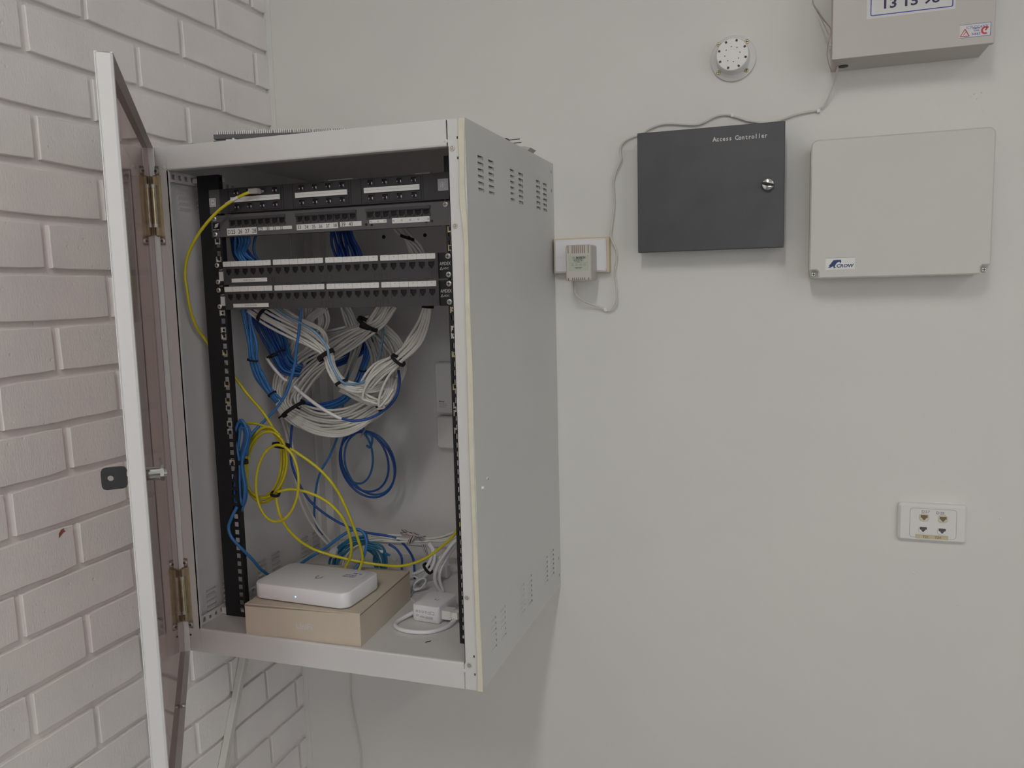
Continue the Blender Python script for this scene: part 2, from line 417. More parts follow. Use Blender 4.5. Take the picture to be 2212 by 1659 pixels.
# unseen framed glowing panels, added as fill light from front and right
def fill_panel(name, loc, a0_, a1_, z0_, z1_, fn, m):
    t = bpy.data.objects.new(name, None); C.objects.link(t); t.location = loc; t['kind'] = 'structure'
    for k in range(3):
        a_ = a0_+(a1_-a0_)*k/3+.03; b_ = a0_+(a1_-a0_)*(k+1)/3-.03
        mb = MB(); mb.prism([(a_, z0_+.03), (b_, z0_+.03), (b_, z1_-.03), (a_, z1_-.03)], .012, .016, fn=fn); mb.build('pane', m, t)
    mb = MB(); mb.holed(a0_-.03, a1_+.03, z0_-.03, z1_+.03, .001, .04, [(a0_+(a1_-a0_)*k/3+.03, a0_+(a1_-a0_)*(k+1)/3-.03, z0_+.03, z1_-.03) for k in range(3)], fn=fn); mb.build('fill_panel_frame', 'white2', t)
fill_panel('fill_panel_1', (1.7, -6.5, -.2), .6, 2.7, -.1, 1.85, lambda a, b, d: (a, -6.5+d, b), 'day')
fill_panel('fill_panel_2', (3.6, -3.5, -.2), -5.6, -1.9, -.35, 1.5, lambda a, b, d: (3.6-d, a, b), 'fill_r')
# ceiling battens (the room's lamps)
for i, (bx_, by_) in enumerate(BATTENS):
    t = thing('ceiling_light', (bx_, by_, CEIL-.05), ['fluorescent batten over the network cabinet', 'fluorescent batten over the cream alarm box', 'fluorescent batten in the middle of the room', 'fluorescent batten near the far corner of the room'][i], 'light', 'fluorescent ceiling battens')
    mb = MB(); mb.box((bx_-.08, by_-.63, CEIL-.035), (bx_+.08, by_+.63, CEIL)); mb.build('housing', 'white2', t)
    mb = MB(); mb.box((bx_-.075, by_-.6, CEIL-.05), (bx_+.075, by_+.6, CEIL-.036)); mb.build('diffuser', 'tube_'+'ab'[i], t)

# ================================================================== NETWORK CABINET
W, D, H = .6, .5228, .945
cab = thing('network_cabinet', (-.3, -.26, 0), 'large light grey wall-mounted rack cabinet with its glazed door swung open', 'cabinet')
# side panels with pressed louvres
def louvre_mesh(w_, h_, sgn):
    mb = MB(); d = .0042
    # plate leaning inwards (towards the cabinet) at the top, closed at both ends
    o = .0004
    vs = [(o, -w_/2, 0), (o, w_/2, 0), (o+d, w_/2, h_*.98), (o+d, -w_/2, h_*.98), (o+d+.0008, w_/2, h_*.98), (o+d+.0008, -w_/2, h_*.98), (o+.0012, -w_/2, 0), (o+.0012, w_/2, 0)]
    vs += [(o, -w_/2, h_), (o, w_/2, h_)]
    mb.add([(x*sgn, y, z) for x, y, z in vs], [(0, 1, 2, 3), (3, 2, 4, 5), (6, 7, 4, 5), (0, 3, 8), (1, 2, 9), (0, 1, 7, 6)])
    return mb.mesh('louvre', [M['steel2'] if sgn < 0 else M['steel']], Vector((0, 0, 0)))
VW, VH = .0275, .0062
cols = [-.457, -.405, -.2885, -.238, -.1205, -.0705]
rows = [.8957-.01045*i for i in range(6)]; rowsb = [.1020-.01045*i for i in range(6)]
def side(name, x_out, x_in, m, sgn):
    holes = [(c-VW/2, c+VW/2, z-VH, z) for c in cols for z in rows+rowsb]
    mb = MB(); mb.holed(-D+.001, -.001, 0, H, x_out, x_in-x_out, holes, fn=lambda a, b, d: (d, a, b))
    p = mb.build(name, m, cab)
    lm = louvre_mesh(VW, VH, sgn)
    for c in cols:
        for z in rows+rowsb: inst('louvre', lm, (x_out, c, z-VH), p)
    return p
sp = side('side_panel', 0, -.0014, 'steel2', -1)
sl = side('side_panel', -.6, -.5986, 'steel', 1)
# small rivets and marks on the outer side
screw_obj('screw', (0.0, -.470, .356), .0001+.003, sp, 'steel2', (1, 0, 0))
mb = MB()
for (px, py) in ((1190, 371), (1191, 412), (1207, 1206), (1208, 1242)):
    c = at(px, py, 'x', 0); mb.box((0, c.y-.0012, c.z-.003), (.0002, c.y+.0012, c.z+.003))
mb.build('slot', 'ink', sp, kind='stuff')
p = at(1044, 1054, 'x', .002); mb = MB(); mb.cyl((0, p.y, p.z), (.004, p.y, p.z), .0035, .003, 12); mb.build('plug', 'steel', sp)
# top, bottom, back
def shell(name, lo, hi, m='steel'):
    mb = MB(); mb.box(lo, hi); return mb.build(name, m, cab)
shell('top_panel', (-.5986, -D+.002, H-.0014), (-.0014, -.002, H-.0002))
shell('base_panel', (-.5986, -D+.0036, .0425), (-.0014, -.002, .0440))
shell('back_panel', (-.5986, -.004, .0045), (-.0014, -.0025, H-.0014))
# back frame uprights and sills
mb = MB(); mb.box((-.598, -.030, .0441), (-.569, -.004, .9058)); mb.box((-.598, -.055, .0441), (-.590, -.030, .9058))
mb.build('back_upright', 'steel', cab)
mb = MB(); mb.box((-.031, -.030, .0441), (-.002, -.004, .9058)); mb.build('back_upright', 'steel', cab)
mb = MB(); mb.box((-.568, -.014, .0441), (-.032, -.004, .074)); mb.box((-.568, -.020, .0705), (-.032, -.014, .074)); mb.build('back_sill', 'steel', cab)
for px, py in ((829, 512), (918, 508)):
    p = at(px, py, 'y', -.004); mb = MB(); mb.cyl((p.x, -.0045, p.z), (p.x, -.004, p.z), .0045, n=14); mb.build('hole', 'cavity', cab, label='dark bolt hole in the back')
for px, py, h in ((725, 1156, .016), (722, 1074, .004)):
    p = at(px, py, 'y', -.031); mb = MB(); mb.box((p.x-.002, -.0306, p.z-h/2), (p.x+.002, -.030, p.z+h/2)); mb.build('slot', 'whiteink', cab)
# front frame: stiles with a folded inner edge
def rounded_bar(mb, x0, x1, z0, z1, y0, y1, r=.003):
    mb.smooth = True
    mb.prism(rrect(x0, x1, z0, z1, r, 3), y1, y0, r*.7, fn=WALLFN); mb.smooth = False
mb = MB(); mb.box((-.5990, -D, .0), (-.574, -D+.0015, H)); mb.box((-.5755, -D, .0469), (-.574, -D+.006, .9033)); mb.box((-.6, -D, 0), (-.5985, -D+.02, H))
mb.build('stile', 'steel', cab)
mb = MB(); mb.box((-.0300, -D, .0), (0, -D+.0015, H)); mb.box((-.0300, -D, .0469), (-.0290, -D+.004, .9033))
rs = mb.build('stile', 'steel', cab)
def rail_(z0, z1, lipz, nm):
    mb = MB(); mb.smooth = True
    y = -D-.0004
    prof = [(y, z0), (y, z1-.003), (y+.0009, z1-.0008), (y+.003, z1)] if lipz > 0 else [(y+.003, z0), (y+.0009, z0+.0008), (y, z0+.003), (y, z1)]
    prof = prof+[(-D+.0050, z1), (-D+.0050, z1-.0030)] if lipz > 0 else [(-D+.016, z0+.0015), (-D+.016, z0)]+prof
    back = [(-D+.0020, z1-.0050), (-D+.0016, z0)] if lipz > 0 else [(-D+.0016, z1), (-D+.0016, z0+.0035)]
    prof = prof+back
    mb.prism(prof, -.5735, -.0322, fn=lambda a, b, d: (d, a, b)); mb.smooth = False
    o = mb.build(nm, 'steel', cab); 
    for p_ in o.data.polygons: p_.use_smooth = False
    return o
rail_(0.0, .0469, 1, 'bottom_rail'); rail_(.9033, H, -1, 'top_rail')
# weld dimples at frame corners
for px, py in ((353, 362), (437, 1362), (963, 305), (1003, 1449)):
    p = at(px, py, 'y', -D); mb = MB(); mb.lathe([(.0035, 0), (.0028, .0008), (.0008, .0012)], (p.x, -D, p.z), n=12); mb.build('weld_spot', 'steel', cab)
for px, py in ((977, 320), (983.5, 488), (1009, 1291), (1014, 1437)):
    p = at(px, py, 'y', -D)
    mb = MB(); mb.cyl((p.x, -D, p.z), (p.x, -D-.0018, p.z), .0048, .0042, 18); mb.cur = 1; mb.cyl((p.x, -D-.0018, p.z), (p.x, -D-.0021, p.z), .0028, n=12); mb.cur = 2; mb.cyl((p.x, -D-.0021, p.z), (p.x, -D-.0024, p.z), .0013, n=8)
    mb.build('rivet', ['zinc', 'goldd', 'zinc'], rs)
for px, py in ((988, 297), (989, 341), (1024, 1418), (1026, 1457)):
    p = at(px, py, 'y', -D); mb = MB(); mb.box((p.x-.0012, -D-.0003, p.z-.002), (p.x+.0012, -D, p.z+.002)); mb.build('pinhole', 'ink', rs)
# wavy foam seal on the right front corner
mb = MB(); pts = []
for py, xl, xr in ((256, 989, 1004), (300, 989, 1003), (360, 991.5, 1003.5), (400, 991, 1003), (440, 992, 1006), (480, 998, 1009), (540, 1002, 1011.5), (620, 1003.5, 1013), (700, 1005, 1016), (790, 1008, 1020), (860, 1010, 1021.5), (950, 1012, 1023), (1050, 1016, 1025.5), (1150, 1020, 1028.5), (1250, 1023, 1033), (1350, 1027, 1037), (1430, 1030, 1041), (1493, 1031, 1043)):
    a = at(xl, py, 'y', -D-.0035); b = at(xr, py, 'y', -D-.0035); pts.append((a.x, min(b.x, .0035), a.z))
vs = []; fs = []
pts = [(a, b, z) for a, b, z in pts]; pts[0] = (pts[0][0], pts[0][1], H-.001)
for a, b, z in pts:
    vs += [(a, -D, z), (a, -D-.003, z), (a+.001, -D-.0042, z), (b-.001, -D-.0042, z), (b, -D-.003, z), (b, -D, z)]
n = 6
for i in range(len(pts)-1):
    for k in range(n): fs.append((i*n+k, i*n+(k+1) % n, (i+1)*n+(k+1) % n, (i+1)*n+k))
fs += [tuple(range(n)), tuple(range((len(pts)-1)*n, len(pts)*n))]
mb.add(vs, fs); mb.build('foam_seal', 'foam', cab, label='cream foam sealing strip down the front corner')
# perforated runner strips inside (left wall, top and bottom; right wall too)
for x0, x1 in ((-.586, -.5845), (-.0155, -.014)):
    for z0, z1 in ((.886, .9050), (.0442, .0625)):
        holes = [(y, y+.0085, (z0+z1)/2-.0045, (z0+z1)/2+.0045) for y in [-.500+.0172*i for i in range(27)]]
        mb = MB(); mb.holed(-.512, -.032, z0, z1, x0, x1-x0, holes, fn=lambda a, b, d: (d, a, b))
        s_ = -1 if x0 < -.3 else 1
        xa, xb = (-.5986, x0) if x0 < -.3 else (x1, -.0014)
        zz = z0+.0008 if z0 < .5 else z1-.0007
        mb.box((xa, -.512, zz-.0007), (xb, -.032, zz+.0007))
        mb.build('runner_strip', 'steel', cab)
# 19 inch rails with square holes
YR = -.4485
def cage_nut_mesh():
    mb = MB(); mb.box((-.0056, -.0016, -.0052), (-.0040, .004, .0052)); mb.box((.0040, -.0016, -.0052), (.0056, .004, .0052))
    mb.box((-.0040, .0006, -.0046), (.0040, .004, .0046)); mb.cur = 1; mb.cyl((0, .0006, 0), (0, .0001, 0), .0024, n=10)
    return mb
nut_me = [cage_nut_mesh().mesh('cage_nut', [M[q], M['cavity']], Vector((0, 0, 0))) for q in ('zinc', 'gold')]
rails = []
for side_, x0, x1, hx in (('L', -.571, -.5235, -.5330), ('R', -.0690, -.024, -.0600)):
    z0, z1 = .0446, .902
    hz = [.0585+.015875*i for i in range(52)]
    holes = [(hx-.0048, hx+.0048, z-.0048, z+.0048) for z in hz if z < .89]
    mb = MB(); mb.holed(x0, x1, z0, z1, YR, .0018, holes)
    if side_ == 'L': mb.box((x1-.0012, YR+.0018, z0), (x1, YR+.012, z1)); mb.box((x0, YR+.0018, z0), (x0+.0018, YR+.03, z1))
    else: mb.box((x0, YR+.0018, z0), (x0+.0012, YR+.012, z1)); mb.box((x1-.0018, YR+.0018, z0), (x1, YR+.03, z1))
    r = mb.build('mounting_rail', 'black', cab); rails.append((r, hx))
    # brackets tying the rail to the runner strips
    mb = MB(); xa = x0 if side_ == 'L' else x1; xb = -.5844 if side_ == 'L' else -.0156
    for zc in (.0450, .890): mb.box((min(x0, x1, xb)+.0, YR+.004, zc), (max(x0, x1, xb), YR+.018, zc+(.0125 if zc < .5 else .008)))
    mb.build('rail_bracket', 'steel', r)
for py, k in ((521, 0), (560, 0), (676, 0), (713, 0), (727, 0), (762, 1), (830, 1), (865, 1), (881, 0), (915, 0), (932, 0), (998, 0)):
    p = at(485, py, 'y', YR); inst('cage_nut', nut_me[k], (rails[0][1], YR, p.z), rails[0][0])
for py, k in ((495, 1), (535, 1), (669, 1), (710, 0), (725, 0), (765, 1), (836, 1), (876, 0), (892, 0), (930, 0)):
    p = at(978, py, 'y', YR); inst('cage_nut', nut_me[k], (rails[1][1], YR, p.z), rails[1][0])

# ---- door
Ih = Vector((-.5998, -.5243, 0)); Fi = Vector((-.2262, -.9995, 0)); u = (Fi-Ih).normalized(); L = (Fi-Ih).length
nO = Vector((u.y, -u.x, 0)); nO = nO if nO.x < 0 else -nO
T = .0190
DM = Matrix(((u.x, nO.x, 0, Ih.x), (u.y, nO.y, 0, Ih.y), (0, 0, 1, 0), (0, 0, 0, 1)))
Z0, Z1 = .0, .945
mb = MB(); mb.m = DM
mb.holed(0, L, Z0, Z1, T-.0012, .0012, [(.055, L-.055, .06, Z1-.06)], fn=lambda a, b, d: (a, d, b))
mb.box((0, 0, Z0), (.0014, T-.0012, Z1))
mb.box((0, 0, Z0), (L, T-.0012, Z0+.0014)); mb.box((0, 0, Z1-.0014), (L, T-.0012, Z1))
# free edge: hollow fold with rounded corners
mb.smooth = True
mb.prism([(L-.004, T), (L-.0012, T-.0006), (L, T-.003), (L, .003), (L-.0012, .0006), (L-.004, 0), (L-.004, .0014), (L-.0022, .0024), (L-.0014, .004), (L-.0014, T-.002), (L-.004, T-.0012)], Z0, Z1)
mb.smooth = False
pass
for z_a, z_b in ((Z0, Z0+.0014), (Z1-.0014, Z1)): mb.prism([(L-.0045, T-.0002), (L-.0012, T-.0006), (L-.0002, T-.003), (L-.0002, .003), (L-.0012, .0006), (L-.0045, .0002)], z_a, z_b)
door = mb.build('door', 'steel', cab, label='swung-open door frame of folded grey steel')
for p_ in door.data.polygons: p_.use_smooth = False
mb = MB(); mb.m = DM; mb.box((.0016, .0088, .0016), (L-.0024, .0112, Z1-.0016))
mb.build('pane', 'pane', door, label='smoked clear acrylic pane')
# strips (seal beads) beside the pane at the hinge side
mb = MB(); mb.m = DM; mb.box((.0016, .0005, .03), (.003, .0084, Z1-.03)); mb.build('seal_bead', 'steel', door)
p = DM @ Vector((L*.38, .0040, .0016)); mb = MB(); mb.smooth = True
mb.lathe([(.0042, 0), (.0040, .003), (.003, .0045)], (p.x-.0, p.y, .0014), axis='z', n=14); mb.build('bolt', 'zinc', door)
# lock barrel (inside) through the free stile
zl = .467; a0 = L-.028
mb = MB(); mb.m = DM; mb.cyl((a0, T+.003, zl), (a0, T, zl), .0095, .0095, 20); mb.cyl((a0, T, zl), (a0, -.014, zl), .0085, .0085, 20); mb.cyl((a0, -.014, zl), (a0, -.018, zl), .0095, .0095, 6)
mb.cyl((a0, -.018, zl), (a0, -.0215, zl), .0045, .004, 12); mb.box((a0-.004, -.0155, zl-.004), (a0+.006, -.0135, zl+.018))
mb.build('lock', 'chrome', door, label='chrome cam lock barrel')
# key: blade in the lock, black head
key = thing('key', DM @ Vector((a0, T+.02, zl)), 'black-headed key left in the open door, over the white bricks', 'key')
kz0, kz1 = zl-.0145, zl+.0125
mb = MB(); mb.m = DM
out = rrect(0, .0265, -.0135, .0135, .004, 4)
hole = [( .008+.0033*math.cos(t), .0033*math.sin(t)) for t in [2*math.pi*i/16 for i in range(16)]]
# head plane spans the outward direction and z, seen face on from the camera
b0 = T+.0010
rows_ = []
n = 32
def rr(t):   # point on rounded rect at angle t
    hx, hz = .0140, .0133; c, s = math.cos(t), math.sin(t); k = 6
    q = (abs(c/hx)**k+abs(s/hz)**k)**(-1/k); return (q*c, q*s)
vs = []; fs = []
hc = (.004, 0)
for i in range(n):
    t = 2*math.pi*i/n; ox, oz = rr(t); ix, iz = hc[0]+.0034*math.cos(t), .0034*math.sin(t)
    bb = b0+.0165
    for dy in (-.0016, .0016):
        vs.append((a0+dy, bb+ox, zl-.001+oz)); vs.append((a0+dy, bb+ix, zl-.001+iz))
for i in range(n):
    j = (i+1) % n; A_, B_ = 4*i, 4*j
    fs += [(A_, B_, B_+1, A_+1), (A_+2, A_+3, B_+3, B_+2), (A_, A_+2, B_+2, B_), (A_+1, B_+1, B_+3, A_+3)]
mb.add(vs, fs); mb.build('key_head', 'keyblack', key)
mb = MB(); mb.m = DM; mb.box((a0-.001, T+.0032, zl-.0035), (a0+.001, b0+.004, zl+.0035)); mb.build('key_blade', 'zinc', key)
# hinges
def hinge(z0, z1, lab):
    # leaf on the cabinet stile, barrel between stile and door
    t = MB(); xl, xr = -.6045, -.5885; y = -D-.0012
    t.box((xl+.010, y-.0012, z0), (xr, y, z1)); t.box((xr-.0085, y-.0035, z0), (xr-.004, y-.0012, z1))
    o = t.build('hinge', 'gold', cab, label=lab)
    t = MB(); c = at(326, 440, 'y', -.5405); bv = DM @ Vector((.008, .0045, 0)); bx, by = bv.x, bv.y
    t.box((bx-.001, by+.003, z1-.018), (xl+.014, y, z1)); t.box((bx-.001, by+.003, z0), (xl+.014, y, z0+.018)); t.box((bx+.006, by+.006, z0+.018), (xl+.013, y, z1-.018))
    t.build('hinge_leaf', 'goldd', o)
    t = MB(); t.cyl((bx, by, z0+.02), (bx, by, z1-.02), .0036, n=14); t.build('barrel', 'gold', o)
    t = MB()
    for zz in (z0+.016, z1-.022): t.cyl((bx, by, zz), (bx, by, zz+.006), .0044, n=12)
    t.build('collar', 'zinc', o)
    for zz in (z0+.002, z1-.016):
        t = MB(); t.box((bx-.002, by-.003, zz), (bx-.0005, by+.005, zz+.014)); t.box((bx+.0025, by-.003, zz), (bx+.004, by+.005, zz+.014)); t.box((bx-.002, by+.004, zz), (bx+.004, by+.005, zz+.014))
        t.build('clevis', 'gold', o)
    for zz, xx in ((z1+.008, -.5955), (z0-.008, -.5925)):
        t = MB(); t.box((xx-.005, y-.001, zz-.007), (xx+.005, y, zz+.009)); t.build('tab', 'goldd', o)
        screw_obj('screw', (xx, y-.001, zz), .0052, o)
hinge(.787, .895, 'upper yellow-zinc hinge'); hinge(.062, .168, 'lower yellow-zinc hinge')
for px, py in ((331, 356), (412, 1371)):
    p = at(px, py, 'y', -D); mb = MB(); mb.cyl((p.x, -D, p.z), (p.x, -D-.0004, p.z), .002, n=10); mb.build('pinhole', 'ink', cab)

# ================================================================== PATCH PANELS
YP = -.4515      # panel face
def X(px, py, y=YP): return at(px, py, 'y', y).x
def Zz(px, py, y=YP): return at(px, py, 'y', y).z
def port_mesh(w_, h_, kind, m='port'):
    mb = MB(); d = .009
    if kind == 'keystone':
        T_ = [(-.0056, .0056, -.0008, .0058), (-.0038, .0038, -.0032, -.0007), (-.0021, .0021, -.0054, -.0031)]
    elif kind == 'square':
        T_ = [(-.0056, .0056, -.0038, .0050)]
    elif kind == 'round':
        T_ = [(-.0052, .0052, -.0012, .0048), (-.0042, .0042, -.0034, -.0011), (-.0020, .0020, -.0052, -.0033)]
    mb.holed(-w_/2, w_/2, -h_/2, h_/2, -.0006, .0016, T_)
    mb.cur = 1
    mb.box((-w_/2+.0008, .001, -h_/2+.0008), (w_/2-.0008, .0012, h_/2-.0008)) if False else None
    for a, b, c, e in T_:
        # cavity walls and back
        mb.add([(a, .0016, c), (b, .0016, c), (b, .0016, e), (a, .0016, e)], [(0, 1, 2, 3)])
    if kind == 'keystone':
        mb.cur = 2; mb.holed(-w_/2, w_/2, -h_/2, h_/2, -.0011, .0006, [(-w_/2+.0011, w_/2, -h_/2, h_/2-.0012)])
    if kind == 'square':
        mb.cur = 2; mb.box((.0032, -.0022, -.0052), (.0072, -.0006, -.0024)); mb.box((-.0048, -.0003, -.0031), (-.0036, .0008, -.0012))
    if kind == 'round':
        mb.cur = 3; mb.box((.0022, -.0012, -.0030), (.0034, .0005, .0008)); mb.box((-.0045, -.0010, -.0022), (-.0037, .0005, -.0002))  # small clear pins, their glint put in as white colour
    return mb.mesh('port', [M[m], M['cavity'], M['panel_c'], M['whiteink']], Vector((0, 0, 0)))

# -- AMDEX style 24-port panels (two)
def amdex(z0, lab, tag, py_strip):
    z1 = z0+.0437; xl, xr = -.5412, -.0590; bl, br = -.5185, -.0825
    t = thing('patch_panel', (-.3, YP, z0), lab, 'patch panel', 'black 24-port panels in the rack')
    n = 24; pitch = (br-bl-.006)/n; x0 = bl+.003+pitch/2
    zc = z0+.0235
    mb = MB(); mb.holed(bl, br, z0+.0005, z1, YP-.006, .006, [(x0+pitch*i-.0072, x0+pitch*i+.0072, zc-.0082, zc+.0082) for i in range(n)])
    mb.build('face', 'panel_c', t)
    mb = MB(); mb.box((bl, YP+.0005, z0+.001), (br, YP+.022, z1-.001)); mb.build('rear_tray', 'black', t)
    for a, b in ((xl, bl), (br, xr)):
        mb = MB(); mb.box((a, YP-.0002, z0), (b, YP+.0028, z1)); mb.build('ear', 'black', t)
    pm = port_mesh(.0144, .0164, 'keystone')
    for i in range(n): inst('port', pm, (x0+pitch*i, YP-.0048, zc), t)
    # white designation strips: four groups, each of three double tags
    for g in range(4):
        gx0 = bl+.001+g*(br-bl)/4; gx1 = gx0+(br-bl)/4-.0045
        mb = MB(); seg = (gx1-gx0)/3
        for k in range(3):
            a = gx0+k*seg; b = a+seg-.0004
            mb.prism([(a+.0008, z1-.0098), (b-.0008, z1-.0098), (b, z1-.0088), (b, z1-.0012), (b-.0008, z1-.0004), (a+.0008, z1-.0004), (a, z1-.0012), (a, z1-.0088)], YP-.006, YP-.0072, fn=WALLFN)
        st = mb.build('label_strip', 'paper', t)
        for k in range(6):
            text(str(g*6+k+1), .0016, (gx0+(k+.5)*seg/2, YP-.0073, z1-.0040), st, 'greyink', align='CENTER')
        mb = MB()
        for k in range(3): mb.box((gx0+(k+.5)*seg-.0002, YP-.0074, z1-.0096), (gx0+(k+.5)*seg+.0002, YP-.0071, z1-.0006))
        mb.build('divider', 'greyink', st)
    # lower ledges with small recessed tabs
    for g in range(4):
        gx0 = bl+.002+g*(br-bl)/4; gx1 = gx0+(br-bl)/4-.004
        for a in (gx0, gx1-.010):
            mb = MB(); mb.holed(a, a+.010, z0+.0015, z0+.0125, YP-.0063, .0004, [(a+.0006, a+.0094, z0+.0015, z0+.0118)]); mb.build('tab', 'panel_a', t)
    mb = MB(); mb.box((bl+.018, YP-.0066, z0+.0045), (bl+.095, YP-.006, z0+.0115)); lb = mb.build('label', 'paper', t)
    text(tag, .0030, (bl+.057, YP-.0068, z0+.0065), lb, 'greyink', align='CENTER')
    # left ear: CAT.6 mark and white square; right ear lettering
    mb = MB(); mb.box((-.5325, YP-.0009, z0+.008), (-.5195, YP-.0002, z0+.0255)); mb.build('label', 'whiteink', t)
    text('CAT.6', .0029, (-.5315, YP-.0004, z0+.0275), t, 'whiteink')
    text('AMDEX', .0058, (-.0815, YP-.0004, z0+.0225), t, 'whiteink', wscale=.72)
    text('\u25B3ADC', .0035, (-.0800, YP-.0004, z0+.0155), t, 'whiteink') if False else text('ADC', .0034, (-.0755, YP-.0004, z0+.0155), t, 'whiteink')
    mb = MB(); tri = [(-.0812, z0+.0152), (-.0765, z0+.0152), (-.0788, z0+.0195)]
    for i in range(3):
        a = Vector((tri[i][0], YP-.0004, tri[i][1])); b = Vector((tri[(i+1) % 3][0], YP-.0004, tri[(i+1) % 3][1])); mb.cyl(a, b, .0004, n=5)
    mb.build('emblem', 'whiteink', t)
    for zz in (z0+.0065, z0+.0375):
        screw_obj('screw', (-.5355, YP-.0002, zz), .0046, t); screw_obj('screw', (-.0655, YP-.0002, zz), .0048, t)
    return t
amdex(.6975, 'upper of the two matching black 24-port panels, label D.49 TO D.72', 'D.49 TO D.72', 0)
amdex(.6510, 'lower of the two matching black 24-port panels, label D.73 TO D.96', 'D.73 TO D.96', 0)

# -- grey 24-port panel D25..48
z0, z1 = .7868, .8262
pg = thing('patch_panel', (-.3, YP, z0), 'dark grey 24-port panel with stuck-on number labels D25 to 48', 'patch panel')
blocks = [(495, 617), (640, 771), (792, 931)]
holes = []; P_ = []
for (a, b) in blocks:
    xa, xb = X(a, 470), X(b, 460); holes.append((xa, xb, z0+.0165, z1-.0085)); P_.append((xa, xb))
mb = MB(); mb.holed(-.5415, -.0585, z0, z1, YP-.0015, .003, holes); mb.box((-.5185, YP+.0015, z0), (-.0815, YP+.014, z0+.0015)); mb.box((-.5185, YP+.0015, z1-.0015), (-.0815, YP+.014, z1))
mb.build('face', 'panel_b', pg)
pm = port_mesh(.0146, .0150, 'square', 'panel_c')
for xa, xb in P_:
    mb = MB(); mb.box((xa+.0002, YP+.0045, z0+.0167), (xb-.0002, YP+.012, z1-.0087)); mb.box((xa, YP-.0045, z1-.0095), (xb, YP-.0015, z1-.0045)); jb = mb.build('jack_block', 'panel_c', pg)
    pit = (xb-xa)/8
    for i in range(8): inst('port', pm, (xa+pit*(i+.5), YP-.0010, z0+.0235), jb)
def lab_strip(px0, px1, pyt, pyb, txts, size, m='ink', nm='label'):
    """stuck-on label following the photo's rectangle on the panel face"""
    xa, xb = X(px0, (pyt+pyb)/2), X(px1, (pyt+pyb)/2); zc = (Zz(px0, pyb)+Zz(px0, pyt))/2; h = abs(Zz(px0, pyt)-Zz(px0, pyb))
    mb = MB(); mb.box((xa, YP-.0019, zc-h/2), (xb, YP-.0015, zc+h/2)); o = mb.build(nm, 'paper', pg)
    for s_, p_ in txts:
        text(s_, size, (X(p_, (pyt+pyb)/2), YP-.0020, zc-size/2), o, m, align='CENTER', wscale=.85)
lab_strip(492, 556, 494, 509, [('D', 496.5), ('25', 505.5), ('26', 520.5), ('27', 535.5), ('28', 550.5)], .0078)
lab_strip(559.5, 632, 491.5, 498.5, [('29', 565.5), ('30', 580), ('31', 594.5), ('32', 609.5)], .0058)
lab_strip(642, 731, 485.5, 497.5, [('33', 648), ('34', 663.5), ('35', 679), ('36', 694), ('37', 709.5), ('38', 725)], .0064)
lab_strip(736, 782, 480, 490, [('39', 743), ('40', 759)], .0068)
lab_strip(799, 836, 475.5, 483, [('41', 803), ('42', 818), ('43', 832)], .0034, 'greyink')
lab_strip(848, 929, 471.5, 483, [('44', 851), ('45', 869), ('46', 887), ('47', 905), ('48', 926)], .0034, 'greyink')
mb = MB(); mb.box((-.5382, YP-.0019, z0+.0115), (-.5230, YP-.0015, z0+.0275)); lg = mb.build('maker_badge', 'cavity', pg)
mb = MB()
for k in range(5):
    x_ = -.5345+k*.0016; mb.prism([(x_, z0+.0175+k*.0004), (x_+.0010, z0+.0170+k*.0004), (x_+.0030, z0+.0235+k*.0006), (x_+.0020, z0+.0245+k*.0004)], YP-.0019, YP-.0021, fn=WALLFN)
mb.build('emblem', 'whiteink', lg); text('MOD-TAP', .0021, (-.5378, YP-.0021, z0+.0128), lg, 'whiteink', bold=.0001)
for zz in (z0+.0055, z1-.0055): screw_obj('screw', (-.5335, YP-.0015, zz), .0044, pg)
screw_obj('screw', (-.0665, YP-.0015, z1-.005), .0046, pg)
for px, py in ((791, 485), (803, 486), (933, 477.5), (921, 479)):
    mb = MB(); c = at(px, py, 'y', YP-.0016); mb.cyl((c.x, YP-.0018, c.z), (c.x, YP-.0015, c.z), .0024, n=10); mb.build('hole', 'cavity', pg)

# -- top panel with three 2x4 modules
z0, z1 = .8300, .8745
pt = thing('patch_panel', (-.3, YP, z0), 'topmost black rack panel with three eight-socket modules and white strips', 'patch panel')
mods = [(500, 606, 410), (640, 752, 410), (788, 908, 400)]
holes = []; P_ = []
for a, b, q in mods:
    xa, xb = X(a, q+20)-.002, X(b, q)+.002; holes.append((xa, xb, z0+.002, z1-.002)); P_.append((xa, xb))
mb = MB(); mb.holed(-.5410, -.0590, z0, z1, YP-.0015, .003, holes); mb.build('face', 'panel_a', pt)
mb = MB(); mb.box((-.5185, YP+.012, z0+.001), (-.0815, YP+.03, z1-.001)); mb.build('rear_tray', 'black', pt)
pm = port_mesh(.0150, .0125, 'round', 'panel_a')
for xa, xb in P_:
    cs = [(xa+(xb-xa)*(i+.55)/4, zz) for i in range(4) for zz in (z0+.0105, z1-.0085)]
    mb = MB(); mb.holed(xa+.0004, xb-.0004, z0+.0024, z1-.0024, YP-.0022, .004, [(cx_-.0072, cx_+.0072, cz_-.0060, cz_+.0060) for cx_, cz_ in cs]); md = mb.build('socket_module', 'panel_a', pt)
    for cx_, cz_ in cs: inst('port', pm, (cx_, YP-.0024, cz_), md)
    mb = MB(); mb.box((xa+.003, YP-.0050, z0+.0185), (xb-.002, YP-.0030, z0+.0275)); st = mb.build('label_strip', 'paper', md)
    mb = MB(); mb.box((xa+.004, YP-.0051, z0+.0229), (xb-.003, YP-.0050, z0+.0232)); mb.build('rule', 'greyink', st)
    text('PABX', .0016, ((xa+xb)/2, YP-.0051, z0+.0242), st, 'greyink', align='CENTER') if False else None
